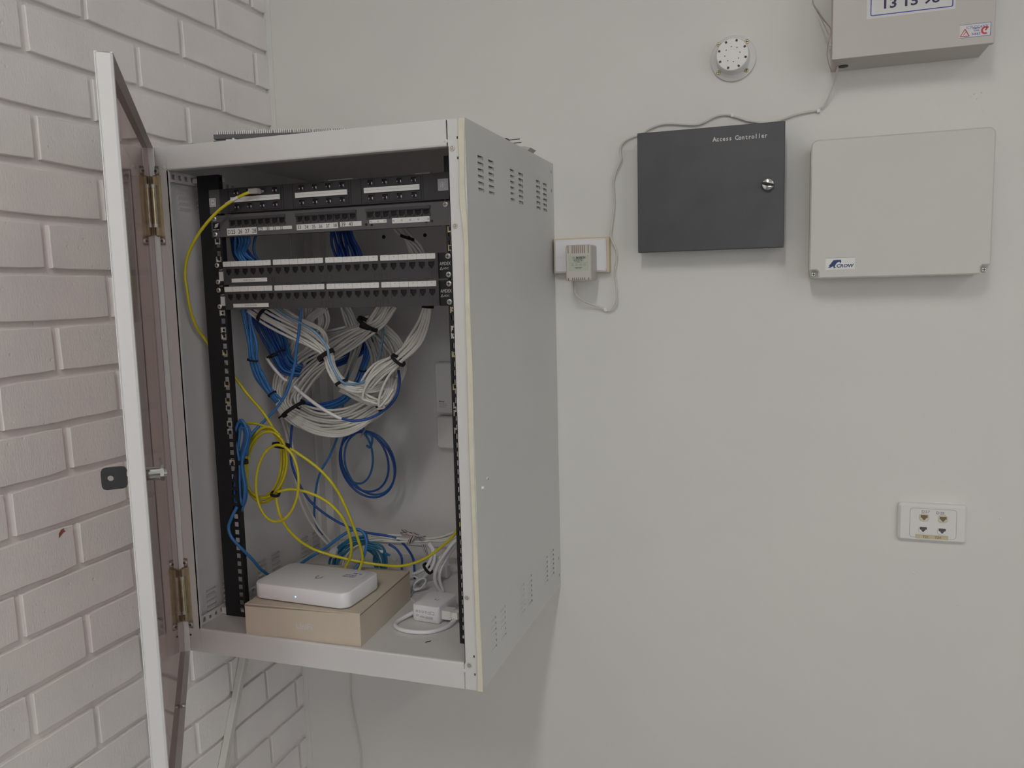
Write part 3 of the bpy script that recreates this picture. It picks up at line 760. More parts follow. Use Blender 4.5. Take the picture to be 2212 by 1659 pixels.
for k in range(3):
    for q in (P_[k][0]-.004, P_[k][1]+.0035):
        mb = MB(); mb.box((q, YP-.0018, z0+.0005), (q+.0007, YP-.0014, z1-.0005)); mb.build('groove', 'cavity', pt)
mb = MB(); mb.box((-.5412, YP-.0034, z0-.0005), (-.5185, YP-.0015, z1-.001)); ear = mb.build('ear_cover', 'dirtplug', pt, label='smoky ear cover')
ear.data.materials[0] = M['panel_b']
mb = MB(); c = at(459.5, 437.5, 'y', YP-.004); mb.box((c.x-.0072, YP-.0044, c.z-.0078), (c.x+.0066, YP-.0034, c.z+.0078)); sq = mb.build('button', 'whiteink', ear)
mb = MB(); mb.holed(c.x-.0045, c.x+.0055, c.z-.006, c.z+.006, YP-.0048, .0005, [(c.x-.0038, c.x+.0048, c.z-.0053, c.z+.0053)]); mb.cyl((c.x+.0006, YP-.0048, c.z), (c.x+.0006, YP-.0044, c.z), .0016, n=10); mb.build('emblem', 'greyink', sq)
c = at(956, 399, 'y', YP-.002); mb = MB(); mb.box((c.x-.0085, YP-.0026, c.z-.0098), (c.x+.0105, YP-.0015, c.z+.0098)); sq = mb.build('button', 'dirtplug', pt)
mb = MB()
for i in range(20):
    a, b = 2*math.pi*i/20, 2*math.pi*(i+1)/20
    mb.cyl((c.x+.0035*math.cos(a), YP-.0028, c.z+.0035*math.sin(a)), (c.x+.0035*math.cos(b), YP-.0028, c.z+.0035*math.sin(b)), .0005, n=5)
mb.cyl((c.x, YP-.0030, c.z), (c.x, YP-.0026, c.z), .0012, n=8); mb.build('emblem', 'whiteink', sq)
for px, py, l in ((740, 385, .05), (917, 372, .028)):
    c = at(px, py, 'y', YP+.01); mb = MB(); mb.box((c.x-l/2, YP+.002, z1), (c.x+l/2, YP+.02, z1+.0022)); mb.build('clip', 'clear', pt)

# ================================================================== CABLES
CB = []
def P3(px, py, y, rr=.003, inside=True):
    p = at(px, py, 'y', y)
    if inside:
        if p.z < .0442+rr: p = at(px, py, 'z', .0442+rr)
        p.z = max(p.z, .0442+rr); p.x = max(p.x, -.5835+rr); p.x = min(p.x, -.017-rr); p.y = min(p.y, -.0255-rr) if p.z < .080 else min(p.y, -.0045-rr)
    return p
def path(pts, rr, inside=True, k=6): return spline([P3(*q, rr, inside) for q in pts], k)
def cable(parent, pts, rr=.0027, m='wcab', name='cable', n=7, inside=True, k=6, **kw):
    mb = MB(); mb.tube(path(pts, rr, inside, k), rr, n); return mb.build(name, m, parent, **kw)
def strands(parent, ctr, n, m='wcab', rr=.0028, jit=1.25, seed=0, deep=.010, name='cable'):
    """ctr: (px,py,y,halfspread_px); strands side by side and interleaving a little"""
    r = random.Random(seed); order = list(range(n)); 
    ph = [r.uniform(0, 6.28) for _ in range(n)]; dp = [r.uniform(-1, 1) for _ in range(n)]
    res = []
    for s_ in range(n):
        q = (s_+.5)/n*2-1; pts = []
        for i, (px, py, y, sp_) in enumerate(ctr):
            a = ctr[max(i-1, 0)]; b = ctr[min(i+1, len(ctr)-1)]
            dx, dy = b[0]-a[0], b[1]-a[1]; l = math.hypot(dx, dy) or 1
            o = q*sp_+jit*2.2*math.sin(ph[s_]+i*1.7); yy = y+deep*dp[s_]*math.cos(i*.9+ph[s_])
            pts.append((px-dy/l*o, py+dx/l*o, yy))
        mm = m if isinstance(m, str) else m[r.randrange(len(m))]
        res.append(cable(parent, pts, rr, mm, name))
    return res
def tie(parent, px, py, y, ang, halfw, wid=.004, m='velcro', thick=.008, tail=None):
    """black hook-and-loop wrap round a bundle; ang = direction of the strap across the bundle in the picture"""
    c = at(px, py, 'y', y); s_ = (at(px+1, py, 'y', y)-c).length
    a = math.radians(ang); d = Vector((math.cos(a), 0, -math.sin(a))); v = Vector((math.sin(a), 0, math.cos(a))); hw = halfw*s_; mb = MB()
    n = 18; vs = []; fs = []
    for i in range(n):
        t = 2*math.pi*i/n
        for rad in (1, .82):
            for e in (-1, 1): vs.append(c+d*hw*math.cos(t)*rad+Vector((0, 1, 0))*thick*math.sin(t)*rad+v*wid*e)
    for i in range(n):
        j = (i+1) % n; A_, B_ = 4*i, 4*j
        fs += [(A_, A_+1, B_+1, B_), (A_+2, B_+2, B_+3, A_+3), (A_, B_, B_+2, A_+2), (A_+1, A_+3, B_+3, B_+1)]
    mb.add(vs, fs)
    if tail:
        tp = spline([c+d*hw*.9, c+d*hw*.9+Vector((tail[0]*s_*.5, -.004, -tail[1]*s_*.6)), c+d*hw*.9+Vector((tail[0]*s_, -.006, -tail[1]*s_))], 5)
        mb.tube(tp, wid*.8, 6, .25)
    return mb.build('cable_tie', m, parent)
def bundle(lab, cat='cable bundle', loc=(0, 0, 0), name='cable_bundle', group=None): return thing(name, loc, lab, cat, group)
def root_at(px, py, y): return at(px, py, 'y', y)

# white backbone: coil hanging under the panels
bw = bundle('big hanging coil of off-white data cables in the middle of the cabinet', loc=root_at(720, 925, -.25))
strands(bw, [(842,655,-.36,20),(820,690,-.345,18),(795,708,-.33,15),(755,730,-.30,24),(705,762,-.28,28),(660,795,-.27,34),(628,838,-.265,32),(622,872,-.265,28),(645,893,-.265,26),(690,909,-.265,26),(745,907,-.265,24),(795,884,-.265,24),(828,858,-.26,20),(850,826,-.25,14)], 10, 'wcab', seed=1, deep=.012)
strands(bw, [(700,665,-.33,8),(672,690,-.31,8),(640,730,-.29,9),(612,780,-.27,9),(600,830,-.27,9),(605,870,-.27,9),(632,905,-.272,9),(680,930,-.275,8),(735,934,-.275,7),(785,915,-.27,7),(830,872,-.26,7),(862,820,-.24,7),(872,775,-.22,7),(860,735,-.22,8),(830,705,-.24,8),(805,690,-.26,7)], 4, 'wcab', seed=2, deep=.006)
strands(bw, [(800,700,-.26,10),(835,730,-.22,14),(858,770,-.21,14),(860,810,-.21,14),(845,850,-.22,14),(820,885,-.235,10),(790,905,-.24,10)], 6, 'wcab', seed=3, deep=.012)
strands(bw, [(790,690,-.24,14),(800,720,-.22,18),(815,755,-.21,22),(822,790,-.21,20),(825,830,-.22,16)], 6, 'gcab', seed=13, deep=.012)
strands(bw, [(925,655,-.38,9),(917,695,-.37,11),(895,735,-.355,15),(862,772,-.34,13),(820,800,-.33,20),(790,835,-.325,12),(783,855,-.32,6),(800,868,-.32,6),(828,865,-.31,9),(845,840,-.29,8),(850,815,-.28,10)], 7, 'wcab', seed=4, deep=.006)
for k, p_ in enumerate(([(852,775,-.345),(800,820,-.34),(783,858,-.335),(795,866,-.33),(830,878,-.325),(815,884,-.32)], [(868,782,-.345),(840,812,-.34),(822,850,-.34),(819,878,-.335),(835,862,-.33),(850,840,-.325)],
                       [(860,790,-.33),(815,800,-.33),(792,828,-.33),(790,850,-.325),(812,862,-.32),(838,872,-.31)])):
    cable(bw, p_, .0027, 'wcab')
tie(bw, 634, 884, -.278, -32, 27, .0035, tail=None, thick=.02); tie(bw, 795, 700, -.345, 35, 24, .0035, thick=.018); tie(bw, 790, 706, -.335, 20, 12, .003, thick=.014)
tie(bw, 860, 778, -.350, 42, 17, .003, thick=.013); tie(bw, 823, 875, -.27, 70, 13, .0045, thick=.016)
mb = MB(); mb.tube(path([(622,888,-.30),(612,896,-.30),(602,903,-.298)], .002), .002, 6); mb.build('tie_tail', 'velcro', bw)

tie(bw, 924, 662, -.382, 5, 12, .003, thick=.011)
b2 = bundle('off-white cable bundle sweeping down from the left under the panels, tied twice', loc=root_at(740, 840, -.33))
strands(b2, [(545,655,-.40,26),(585,683,-.39,24),(640,713,-.375,20),(680,740,-.365,15),(705,765,-.36,11),(718,795,-.355,10),(735,822,-.35,10),(762,838,-.34,9),(800,840,-.32,9),(835,828,-.29,9)], 8, 'wcab', seed=6, deep=.005)
cable(b2, [(592,660,-.41),(611,678,-.405),(650,698,-.40),(683,720,-.395),(706,750,-.39),(714,785,-.385),(738,824,-.378),(763,830,-.36),(788,823,-.33),(812,792,-.29),(824,747,-.27),(827,705,-.265),(822,690,-.26)], .0026, 'bluel')
strands(b2, [(600,660,-.38,6),(640,684,-.375,6),(690,712,-.36,5),(702,735,-.35,5),(700,760,-.345,5)], 2, 'wcab', seed=31, deep=.004)
tie(b2, 704, 767, -.362, -32, 19, .0042, thick=.014); tie(b2, 738, 826, -.352, -25, 13, .003, thick=.013); tie(b2, 571, 676, -.392, -45, 20, .003, thick=.014)

b3 = bundle('loose off-white cables dropping straight from the panels behind the coil', loc=root_at(680, 700, -.2))
strands(b3, [(660,655,-.30,14),(664,690,-.28,13),(672,715,-.27,12),(705,724,-.25,12),(760,708,-.23,10),(800,690,-.22,8)], 6, 'wcab', seed=8, deep=.012)
strands(b3, [(690,655,-.30,12),(700,690,-.29,10),(690,720,-.28,9),(665,755,-.27,10),(645,800,-.26,12),(640,850,-.26,10)], 5, 'wcab', seed=9, deep=.008)
strands(b3, [(740,655,-.25,10),(755,690,-.24,11),(772,740,-.23,12),(760,780,-.22,10),(742,815,-.22,8)], 5, 'gcab', seed=10, deep=.02)
cable(b3, [(705,790,-.25),(690,812,-.24),(665,825,-.235),(640,835,-.24)], .0026, 'wcab')
cable(b3, [(620,710,-.24),(608,760,-.23),(598,810,-.22),(594,850,-.215),(600,890,-.21)], .0026, 'wcab'); cable(b3, [(612,712,-.24),(601,762,-.23),(592,815,-.22),(590,850,-.215),(596,885,-.21)], .0026, 'wcab')
strands(b3, [(735,840,-.30,5),(770,858,-.28,6),(805,868,-.26,6),(825,862,-.25,5)], 4, 'wcab', seed=11, deep=.006)

# stripped white tails
b4 = thing('stripped_cable', root_at(600, 790, -.31), 'torn-jacketed white cable lying across the left of the coil', 'cable')
cable(b4, [(576,772,-.32),(583,784,-.32),(597,802,-.318),(612,818,-.315),(620,822,-.31)], .0034, 'wcord', n=6)
cable(b4, [(574,770,-.318),(577,775,-.318)], .0042, 'clear', name='plug')
b4 = thing('stripped_cable', root_at(700, 880, -.31), 'torn white cable jacket crossing the coil bottom and turning into dark blue', 'cable')
cable(b4, [(635,834,-.325),(655,852,-.328),(685,875,-.33),(715,894,-.33),(738,905,-.325)], .0038, 'wcord', n=6)
cable(b4, [(738,904,-.325),(765,909,-.32),(800,903,-.31),(835,882,-.30),(855,858,-.295),(863,828,-.29),(861,800,-.285)], .0027, 'blued')

# blue bundles on the left
b5 = bundle('blue cable bundle at the upper left, running down beside the black rail', loc=root_at(560, 860, -.36))
strands(b5, [(530,655,-.40,9),(537,700,-.395,10),(544,745,-.39,10),(548,778,-.385,7),(562,812,-.375,9),(582,845,-.365,8),(600,868,-.355,7)], 6, 'blue', seed=14, deep=.005)
tie(b5, 546, 778, -.388, 10, 11, .0018, thick=.01, m='velcro'); tie(b5, 588, 851, -.362, -35, 9, .0018, thick=.009)
b6 = bundle('broad fan of deep blue cables gathered behind the off-white bundle', loc=root_at(600, 780, -.25))
strands(b6, [(560,650,-.33,28),(575,690,-.32,30),(592,730,-.31,26),(606,765,-.30,18),(622,790,-.285,18),(650,800,-.27,16)], 14, ['blued', 'blue'], seed=15, deep=.008)
tie(b6, 596, 765, -.315, -22, 20, .0014, thick=.016)
b7 = bundle('deep blue cables curving behind the open centre of the coil', loc=root_at(720, 885, -.2))
strands(b7, [(640,862,-.24,7),(665,880,-.235,8),(700,880,-.23,8),(740,862,-.22,8),(770,830,-.21,8),(785,800,-.20,6),(793,765,-.20,6),(790,720,-.19,7)], 5, ['blue', 'blued'], seed=16, deep=.006)
strands(b7, [(640,800,-.22,18),(680,785,-.21,16),(730,778,-.20,14),(775,750,-.19,20),(805,700,-.19,20)], 9, ['blued'], seed=17, deep=.01)
tie(b7, 786, 801, -.202, 5, 9, .0016, thick=.009); tie(b7, 688, 879, -.238, 60, 9, .0018, thick=.009)
# upper gap between the panels
b8 = bundle('blue cables looped at the left in the gap between panels', loc=root_at(530, 560, -.38))
strands(b8, [(505,500,-.395,9),(510,525,-.39,14),(518,545,-.385,16),(535,565,-.38,16),(560,585,-.37,14)], 6, 'blued', seed=18, deep=.006)
strands(b8, [(520,500,-.41,14),(524,522,-.41,16),(520,545,-.405,14),(530,562,-.40,13),(550,580,-.39,12)], 6, 'blue', seed=19, deep=.003)
cable(b8, [(556,500,-.38),(549,525,-.38),(550,548,-.38),(562,570,-.38)], .0026, 'blue')
b9 = bundle('dark blue cables dropping in the middle of the gap between panels', loc=root_at(745, 560, -.25))
strands(b9, [(735,495,-.26,22),(742,520,-.26,26),(752,550,-.26,30),(758,585,-.26,30)], 12, ['blued'], seed=20, deep=.02)
b10 = bundle('off-white cables fanned behind the gap at the upper right', loc=root_at(880, 530, -.3))
strands(b10, [(850,470,-.33,14),(868,498,-.31,12),(880,515,-.30,9),(897,538,-.29,16),(912,570,-.28,20)], 5, 'wcab', seed=21, deep=.006)
tie(b10, 880, 513, -.303, 20, 15, .0028, thick=.011)
g1 = thing('grey_cable', root_at(628, 560, -.2), 'lone grey cable hanging straight down in the upper gap', 'cable')
cable(g1, [(624,480,-.2),(626,510,-.2),(628,540,-.2),(631,590,-.2)], .0024, 'gcab')

# single blue cables
def single(lab, pts, m, rr=.0026, name='data_cable', group=None):
    t = thing(name, root_at(*pts[-1]), lab, 'cable', group); cable(t, pts, rr, m, name='jacket'); return t
single('mid-blue cable curving from behind the coil down to the blue hank', [(652,650,-.40),(646,715,-.395),(641,745,-.39),(636,790,-.385),(620,845,-.385),(598,880,-.39),(570,910,-.40),(548,932,-.415),(538,950,-.425),(533,985,-.43)], 'blue', .0029)
single('blue cable hanging below the coil and bending left towards the floor', [(752,800,-.22),(745,850,-.22),(738,890,-.22),(728,945,-.22),(712,985,-.22),(692,1020,-.22),(682,1060,-.21),(679,1110,-.20),(684,1135,-.19),(698,1155,-.18)], 'blue', .0026)
single('dark blue cable falling left of centre then crossing to the right along the floor', [(634,895,-.25),(628,950,-.25),(630,1000,-.25),(645,1042,-.245),(668,1080,-.24),(702,1110,-.23),(745,1135,-.21),(790,1150,-.19),(830,1156,-.17),(860,1165,-.16),(880,1185,-.15),(893,1210,-.14),(896,1250,-.13)], 'blued', .0027)
t = thing('data_cable', root_at(710, 1175, -.16), 'pair of off-white cables falling from the coil to the cabinet floor', 'cable')
cable(t, [(600,880,-.22),(618,935,-.22),(632,1000,-.22),(643,1060,-.215),(660,1110,-.21),(685,1150,-.20),(712,1180,-.19)], .0030, 'wcab', 'jacket')
cable(t, [(608,880,-.215),(624,930,-.215),(640,1000,-.215),(651,1055,-.21),(668,1100,-.205),(690,1140,-.195),(716,1172,-.185)], .0028, 'wcab', 'jacket')

# hanging blue coil
def coil(parent, cx, cy, rx, ry, y, m, rr, tilt=0, a0=0, a1=360, step=24, dj=0, wob=0):
    pts = []; t = math.radians(tilt); N_ = int(abs(a1-a0)/step)
    for i in range(N_+1):
        a = math.radians(a0+(a1-a0)*i/N_); ex = rx*math.cos(a)*(1+wob*math.sin(3*a)); ey = ry*math.sin(a)
        pts.append((cx+ex*math.cos(t)-ey*math.sin(t), cy+ex*math.sin(t)+ey*math.cos(t), y+dj*math.sin(a)))
    return cable(parent, pts, rr, m)
hc_ = thing('cable_coil', root_at(795, 1080, -.10), 'blue cable coil hanging from a twisted knot on the back panel', 'cable coil')
for k, (cx_, cy_, rx, ry, tl, yy) in enumerate(((793,1004,55,74,-27,-.11), (799,1000,52,71,-22,-.10), (787,996,50,68,-20,-.115), (771,985,34,60,-6,-.105))):
    coil(hc_, cx_, cy_, rx, ry, yy, 'blue' if k % 2 else 'blued', .0025, tl, -95, 265, 20, .01)
cable(hc_, [(785,900,-.13),(784,915,-.128),(786,930,-.126),(790,942,-.122)], .0027, 'blue')
cable(hc_, [(782,936,-.126),(798,938,-.124),(804,948,-.12),(800,966,-.118),(792,962,-.118)], .0027, 'blue')
mb = MB()
for k in range(5):
    a = at(779+k*3, 945-k*4, 'y', -.134); b = at(785+k*2.6, 932-k*3.4, 'y', -.137); mb.tube([a, (a+b)/2+Vector((0, -.002, 0)), b], .0009, 6)
mb.build('twisted_pair', 'pink', hc_)

# yellow cables
y1 = thing('yellow_patch_cable', root_at(600, 940, -.40), 'yellow cable from the top panel swinging left out of the rack', 'cable')
cable(y1, [(548,414,-.462),(532,418,-.47),(505,432,-.475),(470,457,-.48),(435,497,-.485),(408,545,-.487),(392,590,-.487),(390,625,-.485),(401,668,-.48),(422,708,-.465),(442,735,-.442),(470,772,-.430),(485,787,-.425),(505,812,-.41),(535,852,-.40),(568,890,-.40),(590,925,-.40),(602,945,-.40),(612,962,-.40)], .0029, 'yellow', 'jacket', n=9)
cable(y1, [(514,426,-.4745),(500,434.5,-.4755),(488,442,-.477)], .0031, 'wcord', 'sleeve', n=9, label='printed white sleeve')
a = at(546, 414, 'y', -.462); mb = MB(); mb.box((a.x-.004, -.470, a.z-.0045), (a.x+.015, -.459, a.z+.0045)); mb.cyl((a.x-.009, -.463, a.z-.001), (a.x-.004, -.463, a.z), .0034, .0042, 10); mb.box((a.x+.006, -.4595, a.z-.003), (a.x+.014, -.452, a.z+.003))
mb.build('plug', 'clear', y1)
yc = thing('yellow_cable_coil', root_at(590, 1125, -.39), 'coiled yellow cables tied with black straps at the left of the cabinet', 'cable coil')
for cx_, cy_, rx, ry, yy, tl in ((572,1003,42,81,-.405,6), (576,1008,42,78,-.402,8), (568,1000,40,74,-.398,5), (574,1004,45,72,-.41,9)):
    coil(yc, cx_, cy_, rx, ry, yy, 'yellow', .0027, tl, -60, 300, 20, .006)
coil(yc, 599, 1044, 46, 83, -.425, 'yellow', .0027, 2, -75, 285, 20, .004)
cable(yc, [(520,920,-.405),(535,914,-.405),(560,917,-.405),(585,928,-.405),(602,945,-.407),(610,965,-.41)], .0027, 'yellow')
tie(yc, 607, 962, -.413, 8, 18, .0030, thick=.014); tie(yc, 595, 1067, -.41, 20, 8, .0030, thick=.012)
def ysingle(lab, pts):
    t = thing('yellow_patch_cable', root_at(*pts[-1]), lab, 'cable'); cable(t, pts, .0029, 'yellow', 'jacket', n=9); return t
ysingle('yellow cable arching highest from the coil down to the white router', [(613,963,-.41),(640,977,-.405),(688,1012,-.39),(722,1050,-.375),(748,1098,-.355),(768,1150,-.335),(778,1180,-.322),(783,1205,-.315),(779,1222,-.318),(774,1236,-.325)])
ysingle('yellow cable arching lower from the coil down to the white router', [(598,1063,-.41),(630,1057,-.405),(672,1066,-.395),(712,1088,-.38),(742,1122,-.365),(756,1160,-.345),(759,1190,-.33),(753,1212,-.325),(744,1230,-.325)])
ysingle('yellow cable sagging along the cabinet floor to the right rail', [(596,1066,-.41),(600,1095,-.41),(612,1128,-.405),(640,1162,-.385),(675,1185,-.36),(715,1199,-.34),(765,1211,-.32),(820,1220,-.30),(870,1222,-.295),(915,1208,-.29),(950,1184,-.29),(977,1160,-.30),(990,1140,-.31),(1000,1125,-.32)])

# blue hank tied at the rail
bh = thing('blue_cable_hank', root_at(520, 1110, -.42), 'folded hank of blue cable strapped beside the left black rail', 'cable coil')
for k, (l1, r1_, lm, rm, l9, r9_, tp_, bt_) in enumerate(((504,522,511,517,506,528,911,1107), (512,532,514,525,511,539,917,1099), (507,527,512,521,517,532,925,1112), (518,529,517,523,508,535,907,1092))):
    y_ = -.430-.0045*k; mx = (l1+r1_)/2; mt = (l9+r9_)/2
    cable(bh, [(mx, bt_, y_), (l1+1, bt_-18, y_), (l1, 1050, y_), (lm, 998, y_), (l9, 945, y_), (l9+3, 922, y_), (mt, tp_, y_-.003), (r9_-2, 925, y_-.003), (r9_, 948, y_-.003), (rm, 998, y_-.003), (r1_, 1050, y_-.002), (r1_-1, bt_-20, y_-.002), (mx+1, bt_-1, y_-.001)], .0027, 'blue')
tie(bh, 514, 998, -.436, -3, 21, .0042, thick=.012)
single('blue cable running from the strapped hank in front of the rail to the router', [(512,1095,-.452),(502,1115,-.456),(494,1138,-.458),(500,1160,-.458),(520,1183,-.45),(545,1208,-.43),(562,1228,-.41),(580,1242,-.39)], 'blue', .0031)
single('blue cable looping over in front of the mess and into the router', [(640,1225,-.33),(668,1205,-.325),(705,1182,-.315),(740,1156,-.31),(768,1143,-.305),(786,1152,-.30),(792,1175,-.30),(784,1205,-.305),(765,1232,-.32)], 'blue', .0032)

# clutter at the back of the floor
tb = bundle('teal-blue cables looped on the floor behind the carton', loc=root_at(740, 1225, -.2))
strands(tb, [(722,1245,-.20,10),(722,1215,-.20,9),(735,1190,-.20,10),(760,1172,-.19,12),(795,1165,-.18,10)], 6, 'teal', seed=40, deep=.01)
strands(tb, [(792,1178,-.19,12),(815,1190,-.18,14),(822,1210,-.175,14),(826,1240,-.17,12)], 6, 'teal', seed=41, deep=.01)
mb = MB(); c = at(722, 1192, 'y', -.205); mb.prism([(c.x-.012, c.z-.008), (c.x+.006, c.z-.012), (c.x+.010, c.z+.004), (c.x+.002, c.z+.012), (c.x-.007, c.z+.004)], -.213, -.197, fn=WALLFN); mb.build('wrap', 'wcord', tb, label='white paper wrap')
wb = bundle('off-white cables arching low across the back to the right rail', loc=root_at(850, 1180, -.14))
strands(wb, [(735,1240,-.19,6),(742,1208,-.185,7),(770,1180,-.18,8),(810,1164,-.17,7),(855,1163,-.16,6),(905,1167,-.15,6),(950,1163,-.14,7),(1000,1148,-.13,8)], 4, 'wcab', rr=.0027, seed=42, deep=.006)
cable(wb, [(880,1172,-.15),(915,1168,-.15),(960,1168,-.15),(1005,1152,-.15)], .0030, 'wcab')
db = thing('data_cable', root_at(868, 1230, -.15), 'short dark blue cable drooping behind the carton', 'cable')
cable(db, [(840,1176,-.16),(855,1185,-.16),(867,1203,-.165),(868,1225,-.17),(866,1250,-.17)], .0027, 'blued', 'jacket')
sb = thing('data_cable', root_at(850, 1205, -.17), 'loose blue cable end with a clear plug and a white marker sleeve', 'cable')
cable(sb, [(805,1182,-.178),(818,1188,-.178),(828,1193,-.178)], .0038, 'wcord', 'sleeve')
cable(sb, [(826,1192,-.178),(836,1197,-.178),(844,1200,-.178)], .0028, 'blue', 'jacket')
a = at(850, 1203, 'y', -.178); mb = MB(); mb.m = Matrix.Translation(a) @ Matrix.Rotation(math.radians(35), 4, 'Y'); mb.box((-.007, -.005, -.0045), (.011, .005, .0045)); mb.build('plug', 'clear', sb)
# stripped pairs
sw = thing('stripped_wires', root_at(885, 1165, -.15), 'tuft of stripped twisted-pair ends tied over the floor cables', 'wire')
r9 = random.Random(9)
for k in range(16):
    m_ = ['pink', 'wcord', 'navyink', 'wcord', 'pink', 'terra'][k % 6]
    mb = MB(); mb.tube(path([(868+r9.uniform(-4, 10), 1146+r9.uniform(-3, 14), -.16), (885+r9.uniform(-3, 3), 1152+r9.uniform(-4, 6), -.165), (900+r9.uniform(-4, 4), 1157+r9.uniform(-4, 5), -.165), (912+r9.uniform(-6, 8), 1160+r9.uniform(-3, 8), -.16)], .0006), .0006, 4)
    mb.build('wire', m_, sw)
for k in range(5):
    mb = MB(); mb.tube(path([(888+k*1.5, 1158, -.168), (883+k*1.8, 1166, -.17), (881+k*1.6, 1174, -.168)], .001), .001, 5); mb.build('wire', ['pink', 'wcord', 'terra', 'navyink', 'wcord'][k], sw)
for k in range(5):
    mb = MB(); mb.tube(path([(910+k*2, 1176, -.16), (916+k*1.5, 1190, -.162), (921+k*1.2, 1204, -.164)], .0007), .0007, 4); mb.build('wire', ['pink', 'wcord', 'navyink', 'wcord', 'terra'][k], sw)
# power leads at the right back
pl = thing('power_lead', root_at(948, 1275, -.2), 'pair of thick white leads curving down to the small white adapter', 'cable')
cable(pl, [(1000,1155,-.20),(980,1172,-.20),(960,1198,-.20),(945,1222,-.20),(939,1245,-.20),(943,1265,-.205),(955,1282,-.215)], .0040, 'wcord', 'jacket', n=9)
cable(pl, [(1002,1166,-.18),(985,1178,-.18),(966,1204,-.185),(952,1232,-.19),(950,1255,-.195),(958,1278,-.205)], .0034, 'wcord', 'jacket', n=9)
pk = thing('white_plug', root_at(950, 1245, -.13), 'angular white plug lying at the back of the cabinet floor', 'plug')
a = at(955, 1222, 'z', .0737)
mb = MB(); mb.m = Matrix.Translation(a) @ Matrix.Rotation(math.radians(-18), 4, 'Y'); mb.smooth = False
mb.prism([(-.013, -.020), (.006, -.028), (.014, -.004), (.013, .016), (.006, .024), (-.012, .022)], .009, -.009, .003, fn=WALLFN); mb.build('plug_body', 'white2', pk)
cw = bundle('white power leads strapped together behind the carton corner', loc=root_at(920, 1240, -.18))
cable(cw, [(890,1240,-.19),(905,1236,-.19),(920,1226,-.19),(930,1208,-.185),(934,1190,-.18),(925,1175,-.17)], .0036, 'wcord')
cable(cw, [(905,1256,-.19),(918,1244,-.19),(930,1230,-.19),(938,1212,-.185),(938,1192,-.18),(928,1172,-.17)], .0036, 'wcord')
cable(cw, [(885,1248,-.18),(895,1240,-.18),(912,1230,-.18)], .0036, 'wcord'); cable(cw, [(893,1268,-.20),(905,1256,-.195),(915,1246,-.19)], .0034, 'gcab')
tie(cw, 924, 1228, -.187, -130, 13, .0030, thick=.010)
hk = thing('white_cord_hank', root_at(905, 1275, -.24), 'small tied hank of thin white cord beside the carton', 'cable coil')
for k in range(6): coil(hk, 906+k*.7, 1262-k*.6, 17-k*1.2, 8+k*.8, -.245+.003*k, 'wcord', .0017, -42, 0, 360, 30, .004)
cable(hk, [(892,1276,-.245),(884,1290,-.245),(878,1300,-.24)], .0017, 'wcord')
thc = thing('power_lead', root_at(880, 1290, -.26), 'thin white cord looping from the hank to the adapter', 'cable')
cable(thc, [(905,1252,-.235),(895,1245,-.24),(884,1250,-.25),(880,1270,-.26),(886,1290,-.27),(896,1300,-.272)], .0020, 'wcord', 'jacket')

# ================================================================== CARTON, ROUTER, ADAPTER
FL = .0442
cb = thing('carton', (-.3591, -.3987, FL), 'flat beige cardboard carton printed UniFi on the cabinet floor', 'box')
RB = Matrix.Translation(Vector((-.3591, -.3987, 0))) @ Matrix.Rotation(math.radians(2.6), 4, 'Z')
hw, hd, zt = .1179, .1140, .1065
mb = MB(); mb.m = RB; mb.box((-hw, -hd, FL+.0002), (hw, hd, zt-.0028)); body = mb.build('base_tray', 'kraft', cb)
mb = MB(); mb.m = RB
mb.prism([(-hw-.0008, zt-.004), (-hw+.001, zt-.0006), (-hw+.003, zt), (hw+.0008, zt), (hw+.0008, zt-.0022), (-hw, zt-.006)], hd, -hd-.0012, fn=lambda a, b, d: (a, d, b))
lid = mb.build('lid', 'kraft', cb)
mb = MB(); mb.m = RB; mb.box((-hw, -hd-.0012, FL+.0002), (hw, -hd, zt-.002)); mb.build('front_flap', 'kraft', cb)
mb = MB(); mb.m = RB; mb.box((hw-.001, -hd, zt-.0046), (hw+.0004, hd, zt-.0026)); mb.build('lid_gap', 'kraftd', cb)
rx_ = RB.to_3x3() @ Vector((1, 0, 0)); ry_ = RB.to_3x3() @ Vector((0, 1, 0))
text('UniFi', .0112, RB @ Vector((-.0125, -hd-.0014, .0670)), cb, 'whiteink', right=rx_, bold=.00025)
text('UniFi', .0045, RB @ Vector((hw+.0006, .0, .074)), cb, 'beige', right=ry_)

RR = Matrix.Translation(Vector((-.3636, -.4395, 0))) @ Matrix.Rotation(math.radians(-2.6), 4, 'Z')
ro = thing('router', (-.3636, -.4395, zt), 'flat white router with rounded corners on top of the beige carton', 'router')
mb = MB(); mb.m = RR; mb.smooth = True
hw2, hd2, r0, r1 = .1030, .0619, zt+.0022, zt+.0320
def rring(ins): return rrect(-hw2+ins, hw2-ins, -hd2+ins, hd2-ins, .019-ins*.6, 7)
lv = [(.0035, r0), (.0012, r0+.0010), (0, r0+.003), (0, r1-.003), (.0009, r1-.0009), (.003, r1)]
vs = []; fs = []; n = None
for ins, z in lv:
    o_ = rring(ins); n = len(o_); vs += [(a, b, z) for a, b in o_]
for k in range(len(lv)-1):
    for i in range(n): fs.append((k*n+i, k*n+(i+1) % n, (k+1)*n+(i+1) % n, (k+1)*n+i))
fs += [tuple(range(n))[::-1], tuple(range((len(lv)-1)*n, len(lv)*n))]
mb.add(vs, fs); shellr = mb.build('casing', 'white', ro)
mb = MB(); mb.m = RR; mb.prism(rrect(-hw2+.012, hw2-.012, -hd2+.012, hd2-.012, .012, 4), zt+.0002, r0+.0002); mb.build('foot', 'greyink', ro)
rrx = RR.to_3x3() @ Vector((1, 0, 0)); rry = RR.to_3x3() @ Vector((0, 1, 0))
